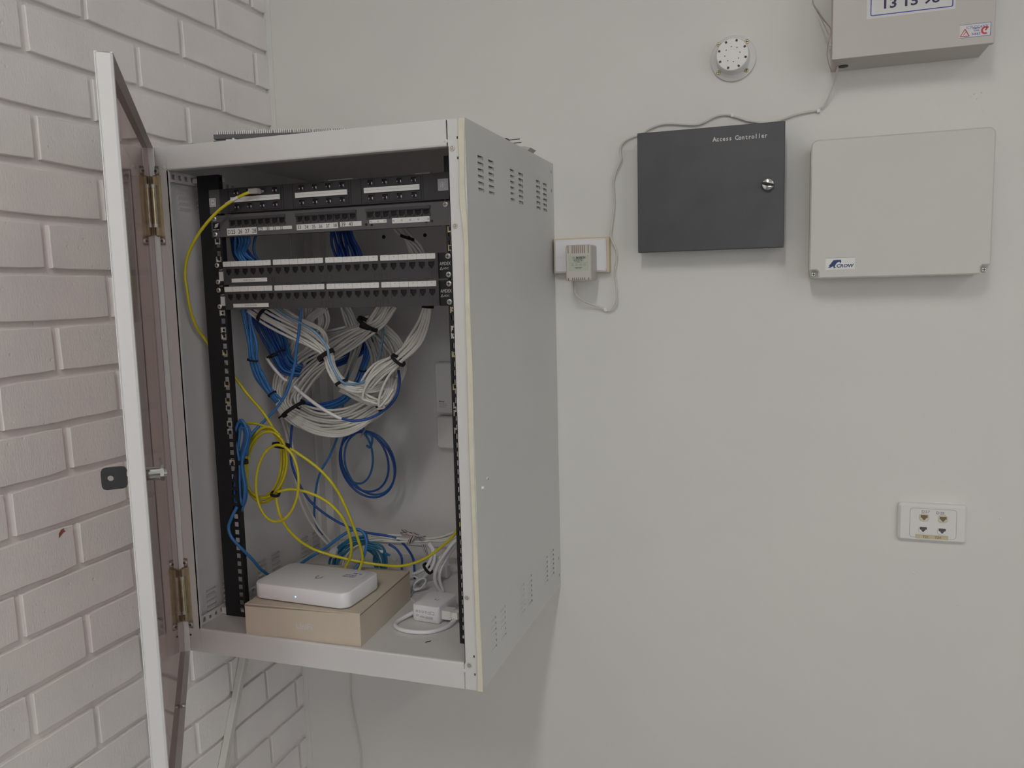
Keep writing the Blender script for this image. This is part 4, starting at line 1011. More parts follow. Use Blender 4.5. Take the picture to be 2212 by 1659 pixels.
# U logo on top
def ulogo(parent, M4, cx, cy, z, s, m='greyink'):
    mb = MB(); mb.m = M4; vs = []; fs = []; K = 12
    pts = [(-1, 1.1)]+[(-math.cos(math.pi*i/K), -math.sin(math.pi*i/K)) for i in range(K+1)]+[(1, .35)]
    for i, (a, b) in enumerate(pts):
        for k in (1.0, .62): vs.append((cx+a*s*k, cy+(b if b > 0 else b*k)*s, z))
    for i in range(len(pts)-1): fs.append((2*i, 2*i+1, 2*i+3, 2*i+2))
    q = len(vs); vs += [(a, b, z+.00015) for a, b, _ in vs]
    fs += [tuple(q+i for i in f) for f in fs[:len(pts)-1]]
    mb.add(vs, fs)
    mb.box((cx+s*.55, cy+s*.55, z), (cx+s*.8, cy+s*.8, z+.00015)); mb.box((cx+s*.85, cy+s*.9, z), (cx+s*1.02, cy+s*1.07, z+.00015))
    return mb.build('emblem', m, parent)
ulogo(shellr, RR, .004, .0, r1+.0001, .0075, 'dirtplug')
mb = MB(); mb.m = RR; mb.box((.0425, .0135, r1), (.083, .0465, r1+.0002)); stk = mb.build('sticker', 'paper', ro)
text('netbright', .0042, RR @ Vector((.045, .0265, r1+.0004)), stk, 'blueink', right=rrx, up=rry, wscale=1.1, shear=.25)
text('Support | 1300 638 638', .0019, RR @ Vector((.045, .0205, r1+.0004)), stk, 'ink', right=rrx, up=rry)
text('Business internet | Voice | IT', .0015, RR @ Vector((.044, .0168, r1+.0004)), stk, 'ink', right=rrx, up=rry)
mb = MB()
for (a, b), (c_, d_) in (((.056, .038), (.064, .0405)), ((.058, .0365), (.066, .038)), ((.064, .0345), (.069, .0425)), ((.071, .0355), (.076, .0395)), ((.0715, .038), (.0755, .0355))):
    mb.cyl(RR @ Vector((a, b, r1+.0004)), RR @ Vector((c_, d_, r1+.0004)), .0004, n=5)
mb.build('emblem', 'blueink', stk)
mb = MB(); mb.m = RR; mb.cyl((-.006, -hd2-.0003, zt+.015), (-.006, -hd2+.001, zt+.015), .0016, n=12); mb.build('status_light', 'led', ro)

RA = Matrix.Translation(Vector((-.1643, -.3409, 0))) @ Matrix.Rotation(math.radians(-4.5), 4, 'Z')
ad = thing('power_adapter', (-.1643, -.3409, FL), 'small square white power adapter with U mark, right of the carton', 'adapter')
mb = MB(); mb.m = RA; mb.smooth = True; lv = [(.002, FL+.0004), (0, FL+.0025), (0, FL+.0309), (.0008, FL+.0325), (.0025, FL+.0334)]; vs = []; fs = []
for ins, z in lv:
    o_ = rrect(-.0297+ins, .0297-ins, -.0395+ins, .0395-ins, .0075-ins*.6, 5); n = len(o_); vs += [(a, b, z) for a, b in o_]
for k in range(len(lv)-1):
    for i in range(n): fs.append((k*n+i, k*n+(i+1) % n, (k+1)*n+(i+1) % n, (k+1)*n+i))
fs += [tuple(range(n))[::-1], tuple(range((len(lv)-1)*n, len(lv)*n))]
mb.add(vs, fs); ac = mb.build('casing', 'white', ad)
ulogo(ac, RA, 0.006, -.002, FL+.0335, .0043, 'dirtplug')
# rating marks on the front
mb = MB(); mb.m = RA
for x_, z_, w_, h_ in ((-.022, .030, .004, .0006), (-.022, .0275, .004, .004), (-.015, .0275, .0035, .004), (-.008, .0275, .004, .004), (.0, .0275, .003, .004), (.006, .026, .0045, .005), (.013, .026, .008, .006), (-.022, .020, .006, .003), (-.013, .020, .010, .0008), (-.013, .0182, .012, .0005), (.0, .0205, .018, .0004), (.0, .0192, .018, .0004), (.0, .0179, .017, .0004), (.0, .0166, .018, .0004)):
    x_ *= .92; w_ *= .92; z_ += FL-.0062
    if h_ < .002: mb.box((x_, -.0397, z_-.002), (x_+w_, -.0394, z_-.002+h_))
    else: mb.holed(x_, x_+w_, z_-.002, z_-.002+h_, -.0397, .0003, [(x_+.0005, x_+w_-.0005, z_-.0015, z_-.0025+h_)])
mb.build('printed_marks', 'greyink', ac, kind='stuff')
mb = MB(); mb.m = RA; mb.smooth = False; mb.prism(rrect(.012, .026, .008, .022, .003, 2), 0, 0) if False else None
mb.box((.0297, -.028, FL+.007), (.049, -.006, FL+.024)); mb.box((.049, -.026, FL+.009), (.062, -.008, FL+.022)); mb.build('plug', 'white2', ad, label='white plug pushed into the side of the adapter')
ld = thing('power_lead', root_at(905, 1366, -.33), 'thick white lead looping on the cabinet floor in front of the adapter', 'cable')
mb = MB(); mb.tube(spline([Vector(p) for p in ((-.1940, -.3545, .0565), (-.2095, -.3705, .0509), (-.2189, -.4016, .0485), (-.2058, -.4242, .0485), (-.1747, -.4336, .0485), (-.1417, -.4270, .0485), (-.1192, -.4016, .0485), (-.1116, -.3752, .0509), (-.1144, -.3583, .0546))], 7), .0042, 10); mb.build('jacket', 'wcord', ld)
# second white box behind right rail
p2 = thing('white_power_injector', (-.09, -.24, FL), 'white block half hidden behind the lower right rail', 'adapter')
RP = Matrix.Translation(Vector((-.0900, -.2434, 0))) @ Matrix.Rotation(math.radians(-25), 4, 'Z')
mb = MB(); mb.m = RP; mb.smooth = False; mb.prism(rrect(-.030, .042, -.0245, .0245, .006, 4), FL+.0004, FL+.0445, .002); inj = mb.build('casing', 'white', p2)
a = RP @ Vector((-.018, -.0247, FL+.027)); text('W', .009, a, inj, 'ink', right=RP.to_3x3() @ Vector((1, 0, 0)), wscale=.7)
mb = MB(); mb.m = RP; mb.box((-.02, -.0248, FL+.012), (-.012, -.0245, FL+.0135)); mb.build('printed_marks', 'ink', inj)
# two white covers on the back panel
for z_0, z_1, xl, lab in ((.395, .5135, -.2862, 'tall white wall cover on the back panel with small print, upper of two'), (.3125, .3885, -.2862, 'shorter white wall cover directly under the printed one')):
    cv = thing('white_cover', (-.24, -.02, z_0), lab, 'cover'); mb = MB(); mb.smooth = False
    mb.prism(rrect(xl+.0008, xl+.085, z_0, z_1, .0075, 5), -.004, -.030, .003, fn=WALLFN); c_ = mb.build('shell', 'white2', cv)
    if z_0 > .39:
        text('Missing?', .0030, (xl+.010, -.0303, z_0+.0270), c_, 'ink', bold=.00008)
        for k, s_ in enumerate(('Please return me.', "I don't work alone", 'Property of site.')): text(s_, .0019, (xl+.010, -.0303, z_0+.0228-.0038*k), c_, 'greyink')
# stray snippet of wire on the floor
t = thing('wire_snippet', (-.17, -.42, FL), 'short dark snippet of wire on the cabinet floor', 'wire')
mb = MB(); q = [at(919, 1388, 'z', FL+.0008), at(923, 1386, 'z', FL+.0008), at(927, 1386, 'z', FL+.0008), at(931, 1384, 'z', FL+.0008)]; mb.tube(q, .0007, 5); mb.build('core', 'ink', t)

# ================================================================== ON TOP OF THE CABINET
ZT = H
kt = thing('terminal_strip', (-.42, -.12, ZT), 'dark grey terminal strip with rows of white teeth on the cabinet top', 'terminal strip')
k0 = at(467, 283, 'y', -.35); k1 = at(757, 275, 'y', -.35)
best = min((abs(at(757, 275, 'y', -.35+.002*i).z-k0.z), i) for i in range(160))[1]; k1 = at(757, 275, 'y', -.35+.002*best)
kd = (k1-k0); kd.z = 0; kl = kd.length; kd.normalize(); ka = math.atan2(kd.y, kd.x)
KM = Matrix.Translation(Vector((k0.x, k0.y, 0))) @ Matrix.Rotation(ka, 4, 'Z'); kz = k0.z   # tooth tops
kt.location = (k0.x, k0.y, ZT)
mb = MB(); mb.m = KM; mb.box((-.006, 0, kz-.0155), (kl+.004, .022, kz-.0068)); mb.box((-.0065, 0, max(ZT, kz-.0215)), (kl+.004, .022, kz-.0185)); mb.box((.0, .003, kz-.0185), (kl, .022, kz-.0155)); mb.box((.01, .004, ZT), (.05, .02, kz-.018)); mb.box((kl-.06, .004, ZT), (kl-.02, .02, kz-.018))
base_k = mb.build('strip_body', 'panel_b', kt)
tm = MB(); tm.box((-.00125, 0, 0), (.00125, .012, .0072)); tooth = tm.mesh('tooth', [M['paper']], Vector((0, 0, 0)))
gp = kl/7
for g in range(7):
    for k in range(9):
        x_ = .0015+g*gp+k*gp*.103
        inst('tooth', tooth, KM @ Vector((x_, .002, kz-.0070)), base_k, rot=(0, 0, ka))
mb = MB(); mb.m = KM; mb.box((.020, -.004, ZT), (.040, .0, kz-.0175)); mb.cyl((.034, -.002, kz-.0175), (.034, -.002, kz-.0150), .0025, n=8); mb.build('clip', 'white', kt)
for n_, (pts, lab) in enumerate(([[(1070, 306), (1105, 302), (1123, 300)], 'dark wire end pointing right off the cabinet top, upper of two'], [[(1085, 314), (1108, 309.5), (1126, 308)], 'dark wire end pointing right off the cabinet top, lower of two'])):
    t = thing('wire_end', at(pts[-1][0], pts[-1][1], 'y', -.22), lab, 'wire'); mb = MB()
    q = [at(a, b, 'y', -.22) for a, b in pts]; q = [Vector((v.x-.0, v.y, max(v.z, ZT+.0012) if v.x < 0.0 else v.z)) for v in q]; mb.tube(spline(q, 5), .0008, 6); mb.build('core', 'anthd', t)
t = thing('cable_lug', (-.005, -.25, ZT), 'small dark crimp on the cabinet top edge', 'lug'); mb = MB(); c = at(1097, 300, 'y', -.28); mb.box((c.x-.006, -.29, ZT), (c.x+.001, -.272, max(c.z, ZT+.004))); mb.build('crimp', 'anthd', t)
t = thing('plastic_tag', (-.005, -.13, ZT), 'grey plastic tag poking over the right edge of the cabinet top', 'tag'); mb = MB()
q = [at(a, b, 'y', -.13) for a, b in ((1128, 320), (1140, 319.5), (1152, 322), (1146, 328))]; mb.prism([(v.x, max(v.z, ZT+.0002)) for v in q], -.15, -.11, fn=WALLFN); mb.build('tag_body', 'gcab', t)

# ================================================================== WALL THINGS
def wx(px, py, y): return at(px, py, 'y', y)
# -- anthracite access controller
a0_, a1_ = wx(1376.5, 290, -.062), wx(1695.5, 259, -.062); b0_, b1_ = wx(1379, 548, -.062), wx(1694, 532, -.062)
xl, xr, zt_, zb = a0_.x, (a1_.x+b1_.x)/2, (a0_.z+a1_.z)/2, (b0_.z+b1_.z)/2
ac_ = thing('access_controller', ((xl+xr)/2, 0, zb), 'square anthracite metal box lettered Access Controller', 'control box')
mb = MB(); mb.box((xl+.004, -.058, zb+.004), (xr-.004, 0, zt_-.004)); mb.build('body', 'anthd', ac_)
mb = MB(); mb.prism(rrect(xl, xr, zb, zt_, .0015, 2), -.048, -.062, .0012, fn=WALLFN); lid_ = mb.build('door', 'anth', ac_)
p = wx(1540, 306, -.0625); text_mono('Access Controller', .0084, (p.x+.003, -.0622, p.z), (wx(1657, 294, -.0625).x-p.x-.005)/16, lid_, 'whiteink', bold=.0003, wscale=.88)
p = wx(1659, 399, -.0625); mb = MB(); mb.smooth = True; mb.lathe([(.0125, 0), (.0125, .003), (.0120, .008), (.0108, .0105), (.0095, .0112)], (p.x, -.062, p.z), n=28); lk = mb.build('lock', 'chrome', lid_)
mb = MB(); mb.m = Matrix.Translation(Vector((p.x, -.0732, p.z))) @ Matrix.Rotation(math.radians(12), 4, 'Y'); mb.prism([(-.0112, -.0018), (-.006, -.0030), (.002, -.0034), (.0108, -.0020), (.0110, .0016), (.004, .0024), (-.004, .0030), (-.0110, .0020)], .003, -.0009, fn=WALLFN); mb.build('key_slot', 'cavity', lk)

# -- cream alarm box
yb = -.082
q = [wx(1750, 303, yb), wx(2151, 273, yb), wx(1750, 602, yb), wx(2142, 592, yb)]
xl, xr, zt_, zb = (q[0].x+q[2].x)/2, (q[1].x+q[3].x)/2, (q[0].z+q[1].z)/2, (q[2].z+q[3].z)/2
cr = thing('alarm_box', ((xl+xr)/2, 0, zb), 'large cream plastic alarm box with a blue bird badge', 'control box')
mb = MB(); mb.prism(rrect(xl+.001, xr-.001, zb, zt_-.001, .012, 5), 0, yb+.012, .001, fn=WALLFN); mb.build('base', 'cream', cr)
nt_ = .016
out = []
rt = .012
for i in range(6):
    a = math.radians(90*i/5); out.append((xr-rt+rt*math.cos(a), zt_-rt+rt*math.sin(a)))
for i in range(6):
    a = math.radians(90+90*i/5); out.append((xl+rt+rt*math.cos(a), zt_-rt+rt*math.sin(a)))
out += [(xl, zb+nt_), (xl+nt_*.8, zb+nt_), (xl+nt_, zb+nt_*.8), (xl+nt_, zb), (xr-nt_, zb), (xr-nt_, zb+nt_*.8), (xr-nt_*.8, zb+nt_), (xr, zb+nt_)]
mb = MB(); mb.prism(out, yb+.012, yb, .0025, fn=WALLFN); ld_ = mb.build('lid', 'cream', cr)
for s_, sx in ((1, xl+.0085), (-1, xr-.0085)): screw_obj('screw', (sx, yb+.0115, zb+.008), .0052, cr)
a, b = wx(1783.5, 557, yb), wx(1846.5, 581, yb)
mb = MB(); mb.box((a.x, yb-.0004, b.z), (b.x, yb, a.z-.001)); mb.cur = 1; mb.box((a.x, yb-.0005, a.z-.001), (b.x, yb, a.z-.0005)); bd = mb.build('badge', ['white2', 'greyink'], cr, label='white badge lettered CROW')
bird = [(283, 1404), (302, 1391), (288, 1390), (305, 1372), (318, 1356), (334, 1336), (372, 1332), (386, 1334), (398, 1330), (404, 1346), (398, 1368), (391, 1352), (380, 1350), (362, 1362), (350, 1380), (345, 1392), (354, 1405), (330, 1408), (338, 1398), (326, 1391), (312, 1402)]
mb = MB(); bp_ = [wx(1720+x_/4.148, 240+y_/4.148, yb-.0005) for x_, y_ in bird]; mb.prism([(v.x, v.z) for v in bp_], yb-.0004, yb-.0007, fn=WALLFN); mb.build('emblem', 'navyink', bd)
p = wx(1720+358/4.148, 240+1402/4.148, yb); text('CROW', .0062, (p.x, yb-.0006, p.z), bd, 'navyink', shear=.15, bold=.00025, wscale=1.05)

# -- warm grey box at the top right
yg = -.096
q = [wx(1797, 129.5, yg), wx(2148, 92, yg)]
xl, xr = q[0].x, q[1].x; zb = (q[0].z+q[1].z)/2; zt_ = 1.52
gb = thing('control_box', ((xl+xr)/2, 0, zb), 'warm grey metal box with a phone number sticker, cut off at the top', 'control box')
mb = MB(); mb.box((xl+.0025, yg+.012, zb+.0005), (xr-.0045, 0, zt_)); bdy = mb.build('body', 'boxgrey', gb)
mb = MB(); mb.prism(rrect(xl, xr, zb, zt_, .001, 2), yg+.012, yg, .0008, fn=WALLFN); fr_ = mb.build('door', 'boxgrey', gb)
p = at(1822, 142, 'z', zb); mb = MB(); mb.lathe([(.0085, -.0012), (.0085, .0003)], (p.x, p.y+.004, zb), axis='z', n=16); mb.build('cable_hole', 'ink', bdy)
a, b = wx(1872, 41, yg), wx(2064, 20, yg); zs = (a.z+b.z)/2
mb = MB(); mb.box((a.x, yg-.0003, zs), (b.x, yg, zs+.16)); st = mb.build('sticker', 'paper', gb)
a2, b2_ = wx(1880, 35, yg), wx(2059, 15, yg); z2 = (a2.z+b2_.z)/2
mb = MB(); mb.smooth = False
o1 = rrect(a2.x, b2_.x, z2, z2+.150, .003, 3); cx_ = (a2.x+b2_.x)/2; cz_ = z2+.075
vs = []; fs = []; n = len(o1); o2 = rrect(a2.x+.0016, b2_.x-.0016, z2+.0016, z2+.1484, .002, 3)
for (x_, z_), (x2_, z2_) in zip(o1, o2): vs += [(x_, yg-.0005, z_), (x2_, yg-.0005, z2_)]
for i in range(n): j = (i+1) % n; fs.append((2*i, 2*j, 2*j+1, 2*i+1))
mb.add(vs, fs); mb.build('border', 'blueink', st)
p = wx(1903, 18.5, yg); text('13 15 98', .0158, (p.x, yg-.0005, (p.z+wx(2036, 4, yg).z)/2), st, 'violet', bold=.0005, wscale=1.18)
p = wx(1889, 29, yg); text('SP-1042', .0014, (p.x, yg-.0005, p.z), st, 'greyink') if False else None
a, b = wx(2072.5, 83, yg), wx(2141, 47, yg); zc0 = (wx(2072.5, 83, yg).z+wx(2141, 76, yg).z)/2; zc1 = (wx(2073, 55, yg).z+wx(2141, 47, yg).z)/2
mb = MB(); mb.box((a.x, yg-.0003, zc0), (b.x, yg, zc1)); s2 = mb.build('sticker', 'paper', gb)
mb = MB(); mb.holed(a.x, b.x, zc0, zc1, yg-.0005, .0002, [(a.x-.001, b.x-.0007, zc0+.0005, zc1-.0005)]); mb.build('border', 'blueink', s2)
hh = zc1-zc0
text('ICP-CC4XX', .0048, (a.x+.0095, yg-.0005, zc1-.0078), s2, 'blueink', bold=-.0001, shear=.1, wscale=.98)
text('Supplier', .0030, (a.x+.0195, yg-.0005, zc0+.0135), s2, 'blueink', wscale=.9); text('Code', .0030, (a.x+.0215, yg-.0005, zc0+.0092), s2, 'blueink', wscale=.9); text('N663', .0042, (a.x+.0185, yg-.0005, zc0+.0030), s2, 'blueink')
mb = MB(); tri = [(a.x+.001, zc0+.0025), (a.x+.015, zc0+.0025), (a.x+.008, zc0+.0145)]
for i in range(3): mb.cyl((tri[i][0], yg-.0005, tri[i][1]), (tri[(i+1) % 3][0], yg-.0005, tri[(i+1) % 3][1]), .0006, n=5)
mb.cyl((a.x+.006, yg-.0005, zc0+.005), (a.x+.0115, yg-.0005, zc0+.011), .0005, n=5)
mb.build('emblem', 'redink', s2)
mb = MB(); c_ = (b.x-.0085, zc0+.0092); K = 20; vs = []; fs = []
for i in range(K+1):
    t_ = math.radians(50+250*i/K)
    for r_1 in (.0066, .0036): vs.append((c_[0]+r_1*math.cos(t_), yg-.0005, c_[1]+r_1*math.sin(t_)))
for i in range(K): fs.append((2*i, 2*i+1, 2*i+3, 2*i+2))
mb.add(vs, fs); mb.add([(c_[0]-.001, yg-.0005, c_[1]+.001), (c_[0]+.001, yg-.0005, c_[1]-.001), (c_[0]+.0055, yg-.0005, c_[1]+.0050), (c_[0]+.0040, yg-.0005, c_[1]+.0058)], [(0, 1, 2, 3)])
mb.build('emblem', 'redink', s2)

# -- round fitting base
c = wx(1584, 126.5, -.004)
sd = thing('round_base', (c.x, 0, c.z-.0445), 'round white plastic fitting base with square holes high on the wall', 'fitting')
mb = MB(); mb.smooth = True; R_ = .0440
mb.lathe([(R_, 0), (R_, .0055), (R_-.0012, .007), (.0335, .0085), (.0325, .0095), (.0315, .034), (.0302, .0365)], (c.x, 0, c.z), n=48); o = mb.build('flange', 'white2', sd)
for p_ in o.data.polygons: p_.use_smooth = len(p_.vertices) == 4
mb = MB(); K = 48; vs = []; fs = []
# top face with centre bore
for r_1, h in ((.0302, .0365), (.0296, .0370), (.0096, .0370), (.0092, .022)):
    for i in range(K):
        t_ = 2*math.pi*i/K; vs.append((c.x+r_1*math.cos(t_), -h, c.z+r_1*math.sin(t_)))
for k in range(3):
    for i in range(K): fs.append((k*K+i, k*K+(i+1) % K, (k+1)*K+(i+1) % K, (k+1)*K+i))
fs.append(tuple(range(3*K, 4*K)))
mb.add(vs, fs); mb.build('boss', 'white2', sd)
for i in range(8):
    t_ = math.radians(22.5+45*i+5)
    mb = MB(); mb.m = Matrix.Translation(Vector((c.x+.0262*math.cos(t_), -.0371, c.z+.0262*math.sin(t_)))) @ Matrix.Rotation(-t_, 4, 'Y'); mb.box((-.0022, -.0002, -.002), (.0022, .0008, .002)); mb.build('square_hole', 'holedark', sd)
mb = MB()
for i in range(8):
    t_ = math.radians(45*i+8); mb.m = Matrix.Translation(Vector((c.x+.0145*math.cos(t_), -.0371, c.z+.0145*math.sin(t_)))) @ Matrix.Rotation(-t_, 4, 'Y'); mb.box((-.0008, -.0001, -.0012), (.0008, .0003, .0012))
mb.build('pin_mark', 'greycav', sd, kind='stuff')
for px, py in ((1553, 96.5), (1613.5, 90), (1552, 157), (1612, 151.5)):
    p = wx(px, py, -.009); screw_obj('screw', (p.x, -.0078, p.z), .0045, sd, 'gold')

# -- power point with beige block
pp = thing('power_outlet', (.065, 0, .705), 'white power outlet on a beige mounting block beside the cabinet', 'outlet')
a, b = wx(1195.5, 515.5, -.020), wx(1315.5, 588, -.020); tr = wx(1315.5, 512, -.02)
zt_ = (a.z+tr.z)/2
mb = MB(); mb.prism(rrect(max(a.x, .002), tr.x, b.z, zt_, .002, 2), 0, -.020, .001, fn=WALLFN); mb.build('mounting_block', 'blockb', pp)
a, b = wx(1196.5, 519, -.031), wx(1309, 586.5, -.031)
mb = MB(); mb.prism(rrect(a.x, b.x, b.z, a.z, .0050, 4), -.020, -.031, .0035, fn=WALLFN); plt = mb.build('cover_plate', 'white', pp)
for px, py in ((1208, 553), (1292, 549.5)):
    p = wx(px, py, -.031); mb = MB(); mb.lathe([(.0042, 0), (.0038, .0004), (.0020, .0003)], (p.x, -.031, p.z), n=16); mb.build('screw_cap', 'white', pp)
# adaptor
ya = -.088
pa = thing('plug_adapter', (.045, -.06, .68), 'beige plug-in power pack with vent slots on the white outlet', 'adapter')
tl, br_ = wx(1221.5, 530, ya), wx(1276, 605.5, ya); tr = wx(1276, 527, ya)
xl, xr, zt_, zb = tl.x, tr.x, (tl.z+tr.z)/2, br_.z
mb = MB(); mb.smooth = False; mb.prism(rrect(xl, xr, zb, zt_, .0045, 4), -.0315, ya, .002, fn=WALLFN); bod = mb.build('case', 'beige', pa)
def slots(z_0, z_1, xs__, w__=.0016):
    for x_ in xs__:
        mb = MB(); mb.box((xl+x_-w__/2, ya-.0003, z_0), (xl+x_+w__/2, ya+.001, z_1)); mb.build('vent_slot', 'kraftd', bod)
wd = xr-xl
xs__ = [wd*k for k in (.10, .265, .345, .425, .505, .585, .665, .745, .90)]
slots(zt_-.0175, zt_-.0015, xs__); slots(zb+.0015, zb+.0062, xs__, .0019)
mb = MB(); mb.box((xl+wd*.12, ya-.0004, zb+.0205), (xr-wd*.09, ya, zt_-.0225)); lb = mb.build('rating_label', 'lab', bod)
text('BOSCH', .0040, (xl+wd*.42, ya-.0006, zt_-.0285), lb, 'ink', bold=.0002, wscale=1.05)
mb = MB()
cc = (xl+wd*.32, zt_-.0265)
for i in range(16):
    t1, t2 = 2*math.pi*i/16, 2*math.pi*(i+1)/16; mb.cyl((cc[0]+.0023*math.cos(t1), ya-.0005, cc[1]+.0023*math.sin(t1)), (cc[0]+.0023*math.cos(t2), ya-.0005, cc[1]+.0023*math.sin(t2)), .00022, n=4)
mb.box((cc[0]-.0008, ya-.0006, cc[1]-.0014), (cc[0]-.0004, ya-.0004, cc[1]+.0014)); mb.box((cc[0]+.0004, ya-.0006, cc[1]-.0014), (cc[0]+.0008, ya-.0004, cc[1]+.0014)); mb.box((cc[0]-.0008, ya-.0006, cc[1]-.0002), (cc[0]+.0008, ya-.0004, cc[1]+.0002))
for k in range(4):
    c2 = (xl+wd*(.27+.16*k), zt_-.0412)
    for i in range(12):
        t1, t2 = 2*math.pi*i/12, 2*math.pi*(i+1)/12; mb.cyl((c2[0]+.0025*math.cos(t1), ya-.0005, c2[1]+.0025*math.sin(t1)), (c2[0]+.0025*math.cos(t2), ya-.0005, c2[1]+.0025*math.sin(t2)), .0002, n=4)
    mb.box((c2[0]-.0008, ya-.0006, c2[1]-.0006), (c2[0]+.0008, ya-.0004, c2[1]+.0006))
mb.box((xl+wd*.13, ya-.0006, zt_-.0372), (xr-wd*.12, ya-.0004, zt_-.0368))
mb.build('emblem', 'greyink', lb)
for k, s_ in enumerate(('AC/AC MODEL: TF008-B', 'INPUT: 240V AC 50Hz 200mA', 'OUTPUT: 18V AC 1.33A', 'CLASS II')): text(s_, .0013, (xl+wd*.5, ya-.0006, zt_-.0308-.0018*k), lb, 'ink', align='CENTER', wscale=.9)
for k, s_ in enumerate(('FOR INDOOR USE ONLY', 'MADE IN CHINA')): text(s_, .0012, (xl+wd*.5, ya-.0006, zt_-.0472-.0018*k), lb, 'ink', align='CENTER', wscale=.9)
pb = wx(1241, 607, -.055); mb = MB()
for k in range(7): mb.cyl((pb.x, -.055, zb-.0030*k), (pb.x, -.055, zb-.0030*k-.0020), .0046-.00035*k, n=12)
mb.cyl((pb.x, -.055, zb), (pb.x, -.055, zb-.022), .0030, .0022, 12); mb.build('strain_relief', 'beige', pa)
# cable from adaptor up to the grey box, clipped to the wall
lc = thing('white_cable', wx(1320, 672, -.008), 'thin off-white cable snaking from the power pack over the dark box to the grey box', 'cable')
pts = [(1241,625,-.055),(1243,634,-.05),(1256,648,-.035),(1275,656,-.02),(1295,663,-.012),(1307,669,-.008),(1318,671,-.008),(1328,662,-.012),(1332.5,645,-.014),(1331,615,-.012),(1328,590,-.010),(1332,560,-.012),(1331,540,-.014),(1322,520,-.014),(1319.5,505,-.013),(1324,470,-.012),(1327,440,-.010),(1326,410,-.010),(1325,390,-.010),(1334,362,-.011),(1342,345,-.012),(1340,325,-.010),(1345,310,-.008),(1360,299,-.006),(1385,290,-.006),(1402,279,-.006),(1425,270,-.006),(1450,267.5,-.006),(1500,270,-.006),(1520,265,-.006),(1545,252,-.006),(1570,248,-.006),(1590,253,-.006),(1620,262,-.006),(1660,265,-.006),(1690,258,-.006),(1718,248,-.006),(1745,242,-.006),(1768,237,-.006),(1783,225,-.010),(1795,200,-.018),(1805,175,-.030),(1808,158,-.040),(1809,144,-.050)]
mb = MB(); mb.tube(spline([wx(*q) for q in pts], 5), .0021, 8); mb.build('jacket', 'gcab', lc).data.materials[0] = M['cream']
mb = MB(); p = wx(1768, 240, -.004); mb.box((p.x-.003, -.010, p.z-.0032), (p.x+.003, 0, p.z+.0032)); mb.build('clip', 'white2', lc)
mb = MB(); p = wx(1309, 669, -.004); mb.box((p.x-.003, -.012, p.z-.0032), (p.x+.003, 0, p.z+.0036)); mb.build('clip', 'white', lc)
mb = MB(); p = wx(1582, 250, -.004); mb.box((p.x-.0022, -.010, p.z-.003), (p.x+.0022, 0, p.z+.003)); mb.build('clip', 'white', lc)
# pinkish wire beside the grey box
pw = thing('pink_wire', wx(1795, 100, -.03), 'thin pinkish wire hooked round the lower left corner of the grey box', 'wire')
mb = MB(); mb.tube(spline([wx(*q) for q in [(1765,24,-.02),(1778,42,-.04),(1792,58,-.08),(1795,68,-.098),(1793,80,-.098),(1788,100,-.095),(1787,120,-.09),(1791,140,-.085),(1796,152,-.08),(1801,155,-.07),(1805,150,-.06),(1807,144,-.055)]], 6), .0010, 6); mb.build('jacket', 'pink', pw)
gw = thing('white_wire', wx(1760, 15, -.004), 'thin white wire on the wall left of the grey box', 'wire')
mb = MB(); mb.tube(spline([wx(*q) for q in [(1756,-40,-.004),(1756,0,-.004),(1759,12,-.004),(1766,22,-.005),(1775,36,-.010),(1790,56,-.03)]], 6), .0011, 6); mb.build('jacket', 'gcab', gw)

# -- data outlet, lower right
a, b = wx(1941.5, 1083.5, -.0125), wx(2088, 1176.5, -.0125)
xl, xr, zb, zt_ = a.x, b.x, (wx(1939, 1166, -.0125).z+b.z)/2, (a.z+wx(2089, 1097, -.0125).z)/2
do = thing('data_outlet', ((xl+xr)/2, 0, zb), 'white data outlet plate with four sockets, low on the right', 'outlet')
mb = MB(); mb.prism(rrect(xl, xr, zb, zt_, .0060, 4), 0, -.0125, .0045, fn=WALLFN); mb.build('cover_plate', 'white2', do)
yd = -.0127
a, b = wx(1966, 1096.5, yd), wx(2065, 1168, yd); x0_, x1_ = a.x, b.x; z0_, z1_ = wx(1966, 1160, yd).z-.001, wx(1966, 1097, yd).z
z0_ = zb+.008; z1_ = zt_-.0085
o1 = rrect(x0_, x1_, z0_, z1_, .006, 4); o2 = rrect(x0_+.0005, x1_-.0005, z0_+.0005, z1_-.0005, .0056, 4); vs = []; fs = []; n = len(o1)
for (x_, z_), (x2_, z2_) in zip(o1, o2): vs += [(x_, yd-.0001, z_), (x2_, yd-.0001, z2_)]
for i in range(n): j = (i+1) % n; fs.append((2*i, 2*j, 2*j+1, 2*i+1))
mb = MB(); mb.add(vs, fs); mb.build('groove', 'greyink', do)
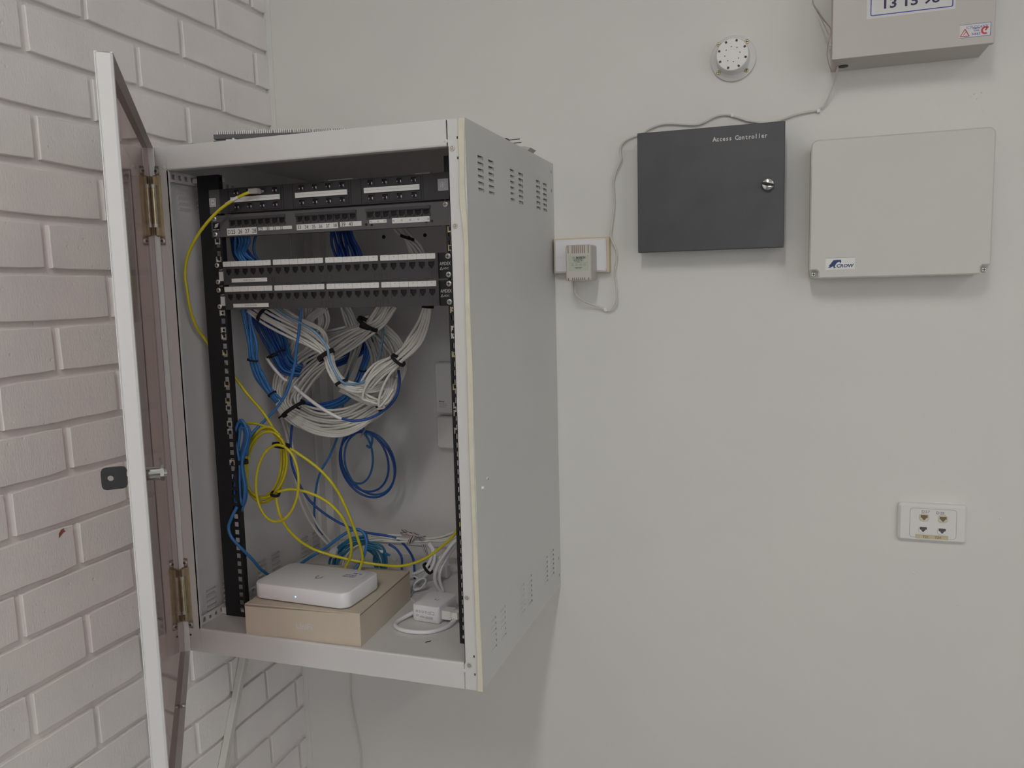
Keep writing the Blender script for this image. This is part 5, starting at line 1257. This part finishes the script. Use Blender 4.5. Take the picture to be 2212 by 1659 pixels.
for px, py, m1, m2, lab in ((1996, 1117.5, 'amber', 'ambercav', 'cream socket'), (2036.8, 1121.2, 'amber', 'ambercav', 'cream socket'), (1994, 1143, 'white', 'greycav', None), (2034.8, 1146.6, 'white', 'greycav', None)):
    p = wx(px, py, yd)
    mb = MB(); mb.prism([(p.x+.0088*math.copysign(abs(math.cos(t_))**.75, math.cos(t_)), p.z+.0080*math.copysign(abs(math.sin(t_))**.75, math.sin(t_))) for t_ in [2*math.pi*i/24 for i in range(24)]], -.012, -.0142, .0008, fn=WALLFN)
    o = mb.build('socket', m1, do)
    if lab: o['label'] = lab
    mb = MB(); mb.holed(p.x-.0062, p.x+.0062, p.z-.0048, p.z+.0048, -.0145, .0002, [(p.x-.0062, p.x-.0035, p.z-.0048, p.z-.0005), (p.x+.0035, p.x+.0062, p.z-.0048, p.z-.0005), (p.x-.0036, p.x-.0018, p.z-.0048, p.z-.0028), (p.x+.0018, p.x+.0036, p.z-.0048, p.z-.0028)]); mb.build('opening', m2, o)
for s_, px, py in (('D27', 1990.5, 1107.5), ('D28', 2022, 1110.5)):
    p = wx(px, py, yd); text(s_, .0052, (p.x, yd-.0002, p.z), do, 'greyink', wscale=1.15)
a, b = wx(1977, 1153, yd), wx(2048, 1167, yd); zc = wx(2012, 1160, yd).z
mb = MB(); mb.box((a.x, yd-.0004, zc-.0042), (b.x, yd-.0001, zc+.0042)); tp = mb.build('label', 'tape', do)
for s_, px in (('T21', 1992.5), ('T24', 2019)):
    p = wx(px, 1160, yd); text(s_, .0048, (p.x, yd-.0005, zc-.0026), tp, 'kraftd', bold=.0001)

# -- conduit on the brick wall under the cabinet, and cord hanging on the plaster
cdn = thing('conduit', (XW+.01, -.35, -.5), 'narrow white plastic conduit slanting down the bricks under the cabinet', 'conduit')
c0 = (at(532, 1424, 'x', XW+.014), at(487, 1659, 'x', XW+.014)); dv = (c0[1]-c0[0]).normalized(); e0 = c0[0]-dv*.12; e1 = c0[1]+dv*.45
pv = Vector((0, -dv.z, dv.y)); hw_ = .0095; vs = []
for e in (e0, e1):
    for s_, x_ in ((-1, XW), (-1, XW+.012), (-.7, XW+.0145), (.7, XW+.0145), (1, XW+.012), (1, XW)): vs.append((x_+.001, e.y+pv.y*hw_*s_, e.z+pv.z*hw_*s_))
mb = MB(); mb.add(vs, [(i, (i+1) % 6, 6+(i+1) % 6, 6+i) for i in range(6)]+[tuple(range(6)), tuple(range(6, 12))]); mb.build('trunking', 'cream', cdn)
hg = thing('hanging_cable', wx(775, 1659, -.006), 'thin white cord hanging down the wall below the cabinet', 'cable')
mb = MB(); mb.tube(spline([wx(*q) for q in [(757,1400,-.012),(757,1460,-.010),(757,1500,-.008),(763,1540,-.006),(772,1585,-.006),(779,1620,-.006),(780,1660,-.006),(776,1720,-.006)]], 6), .0016, 7); mb.build('jacket', 'cream', hg)
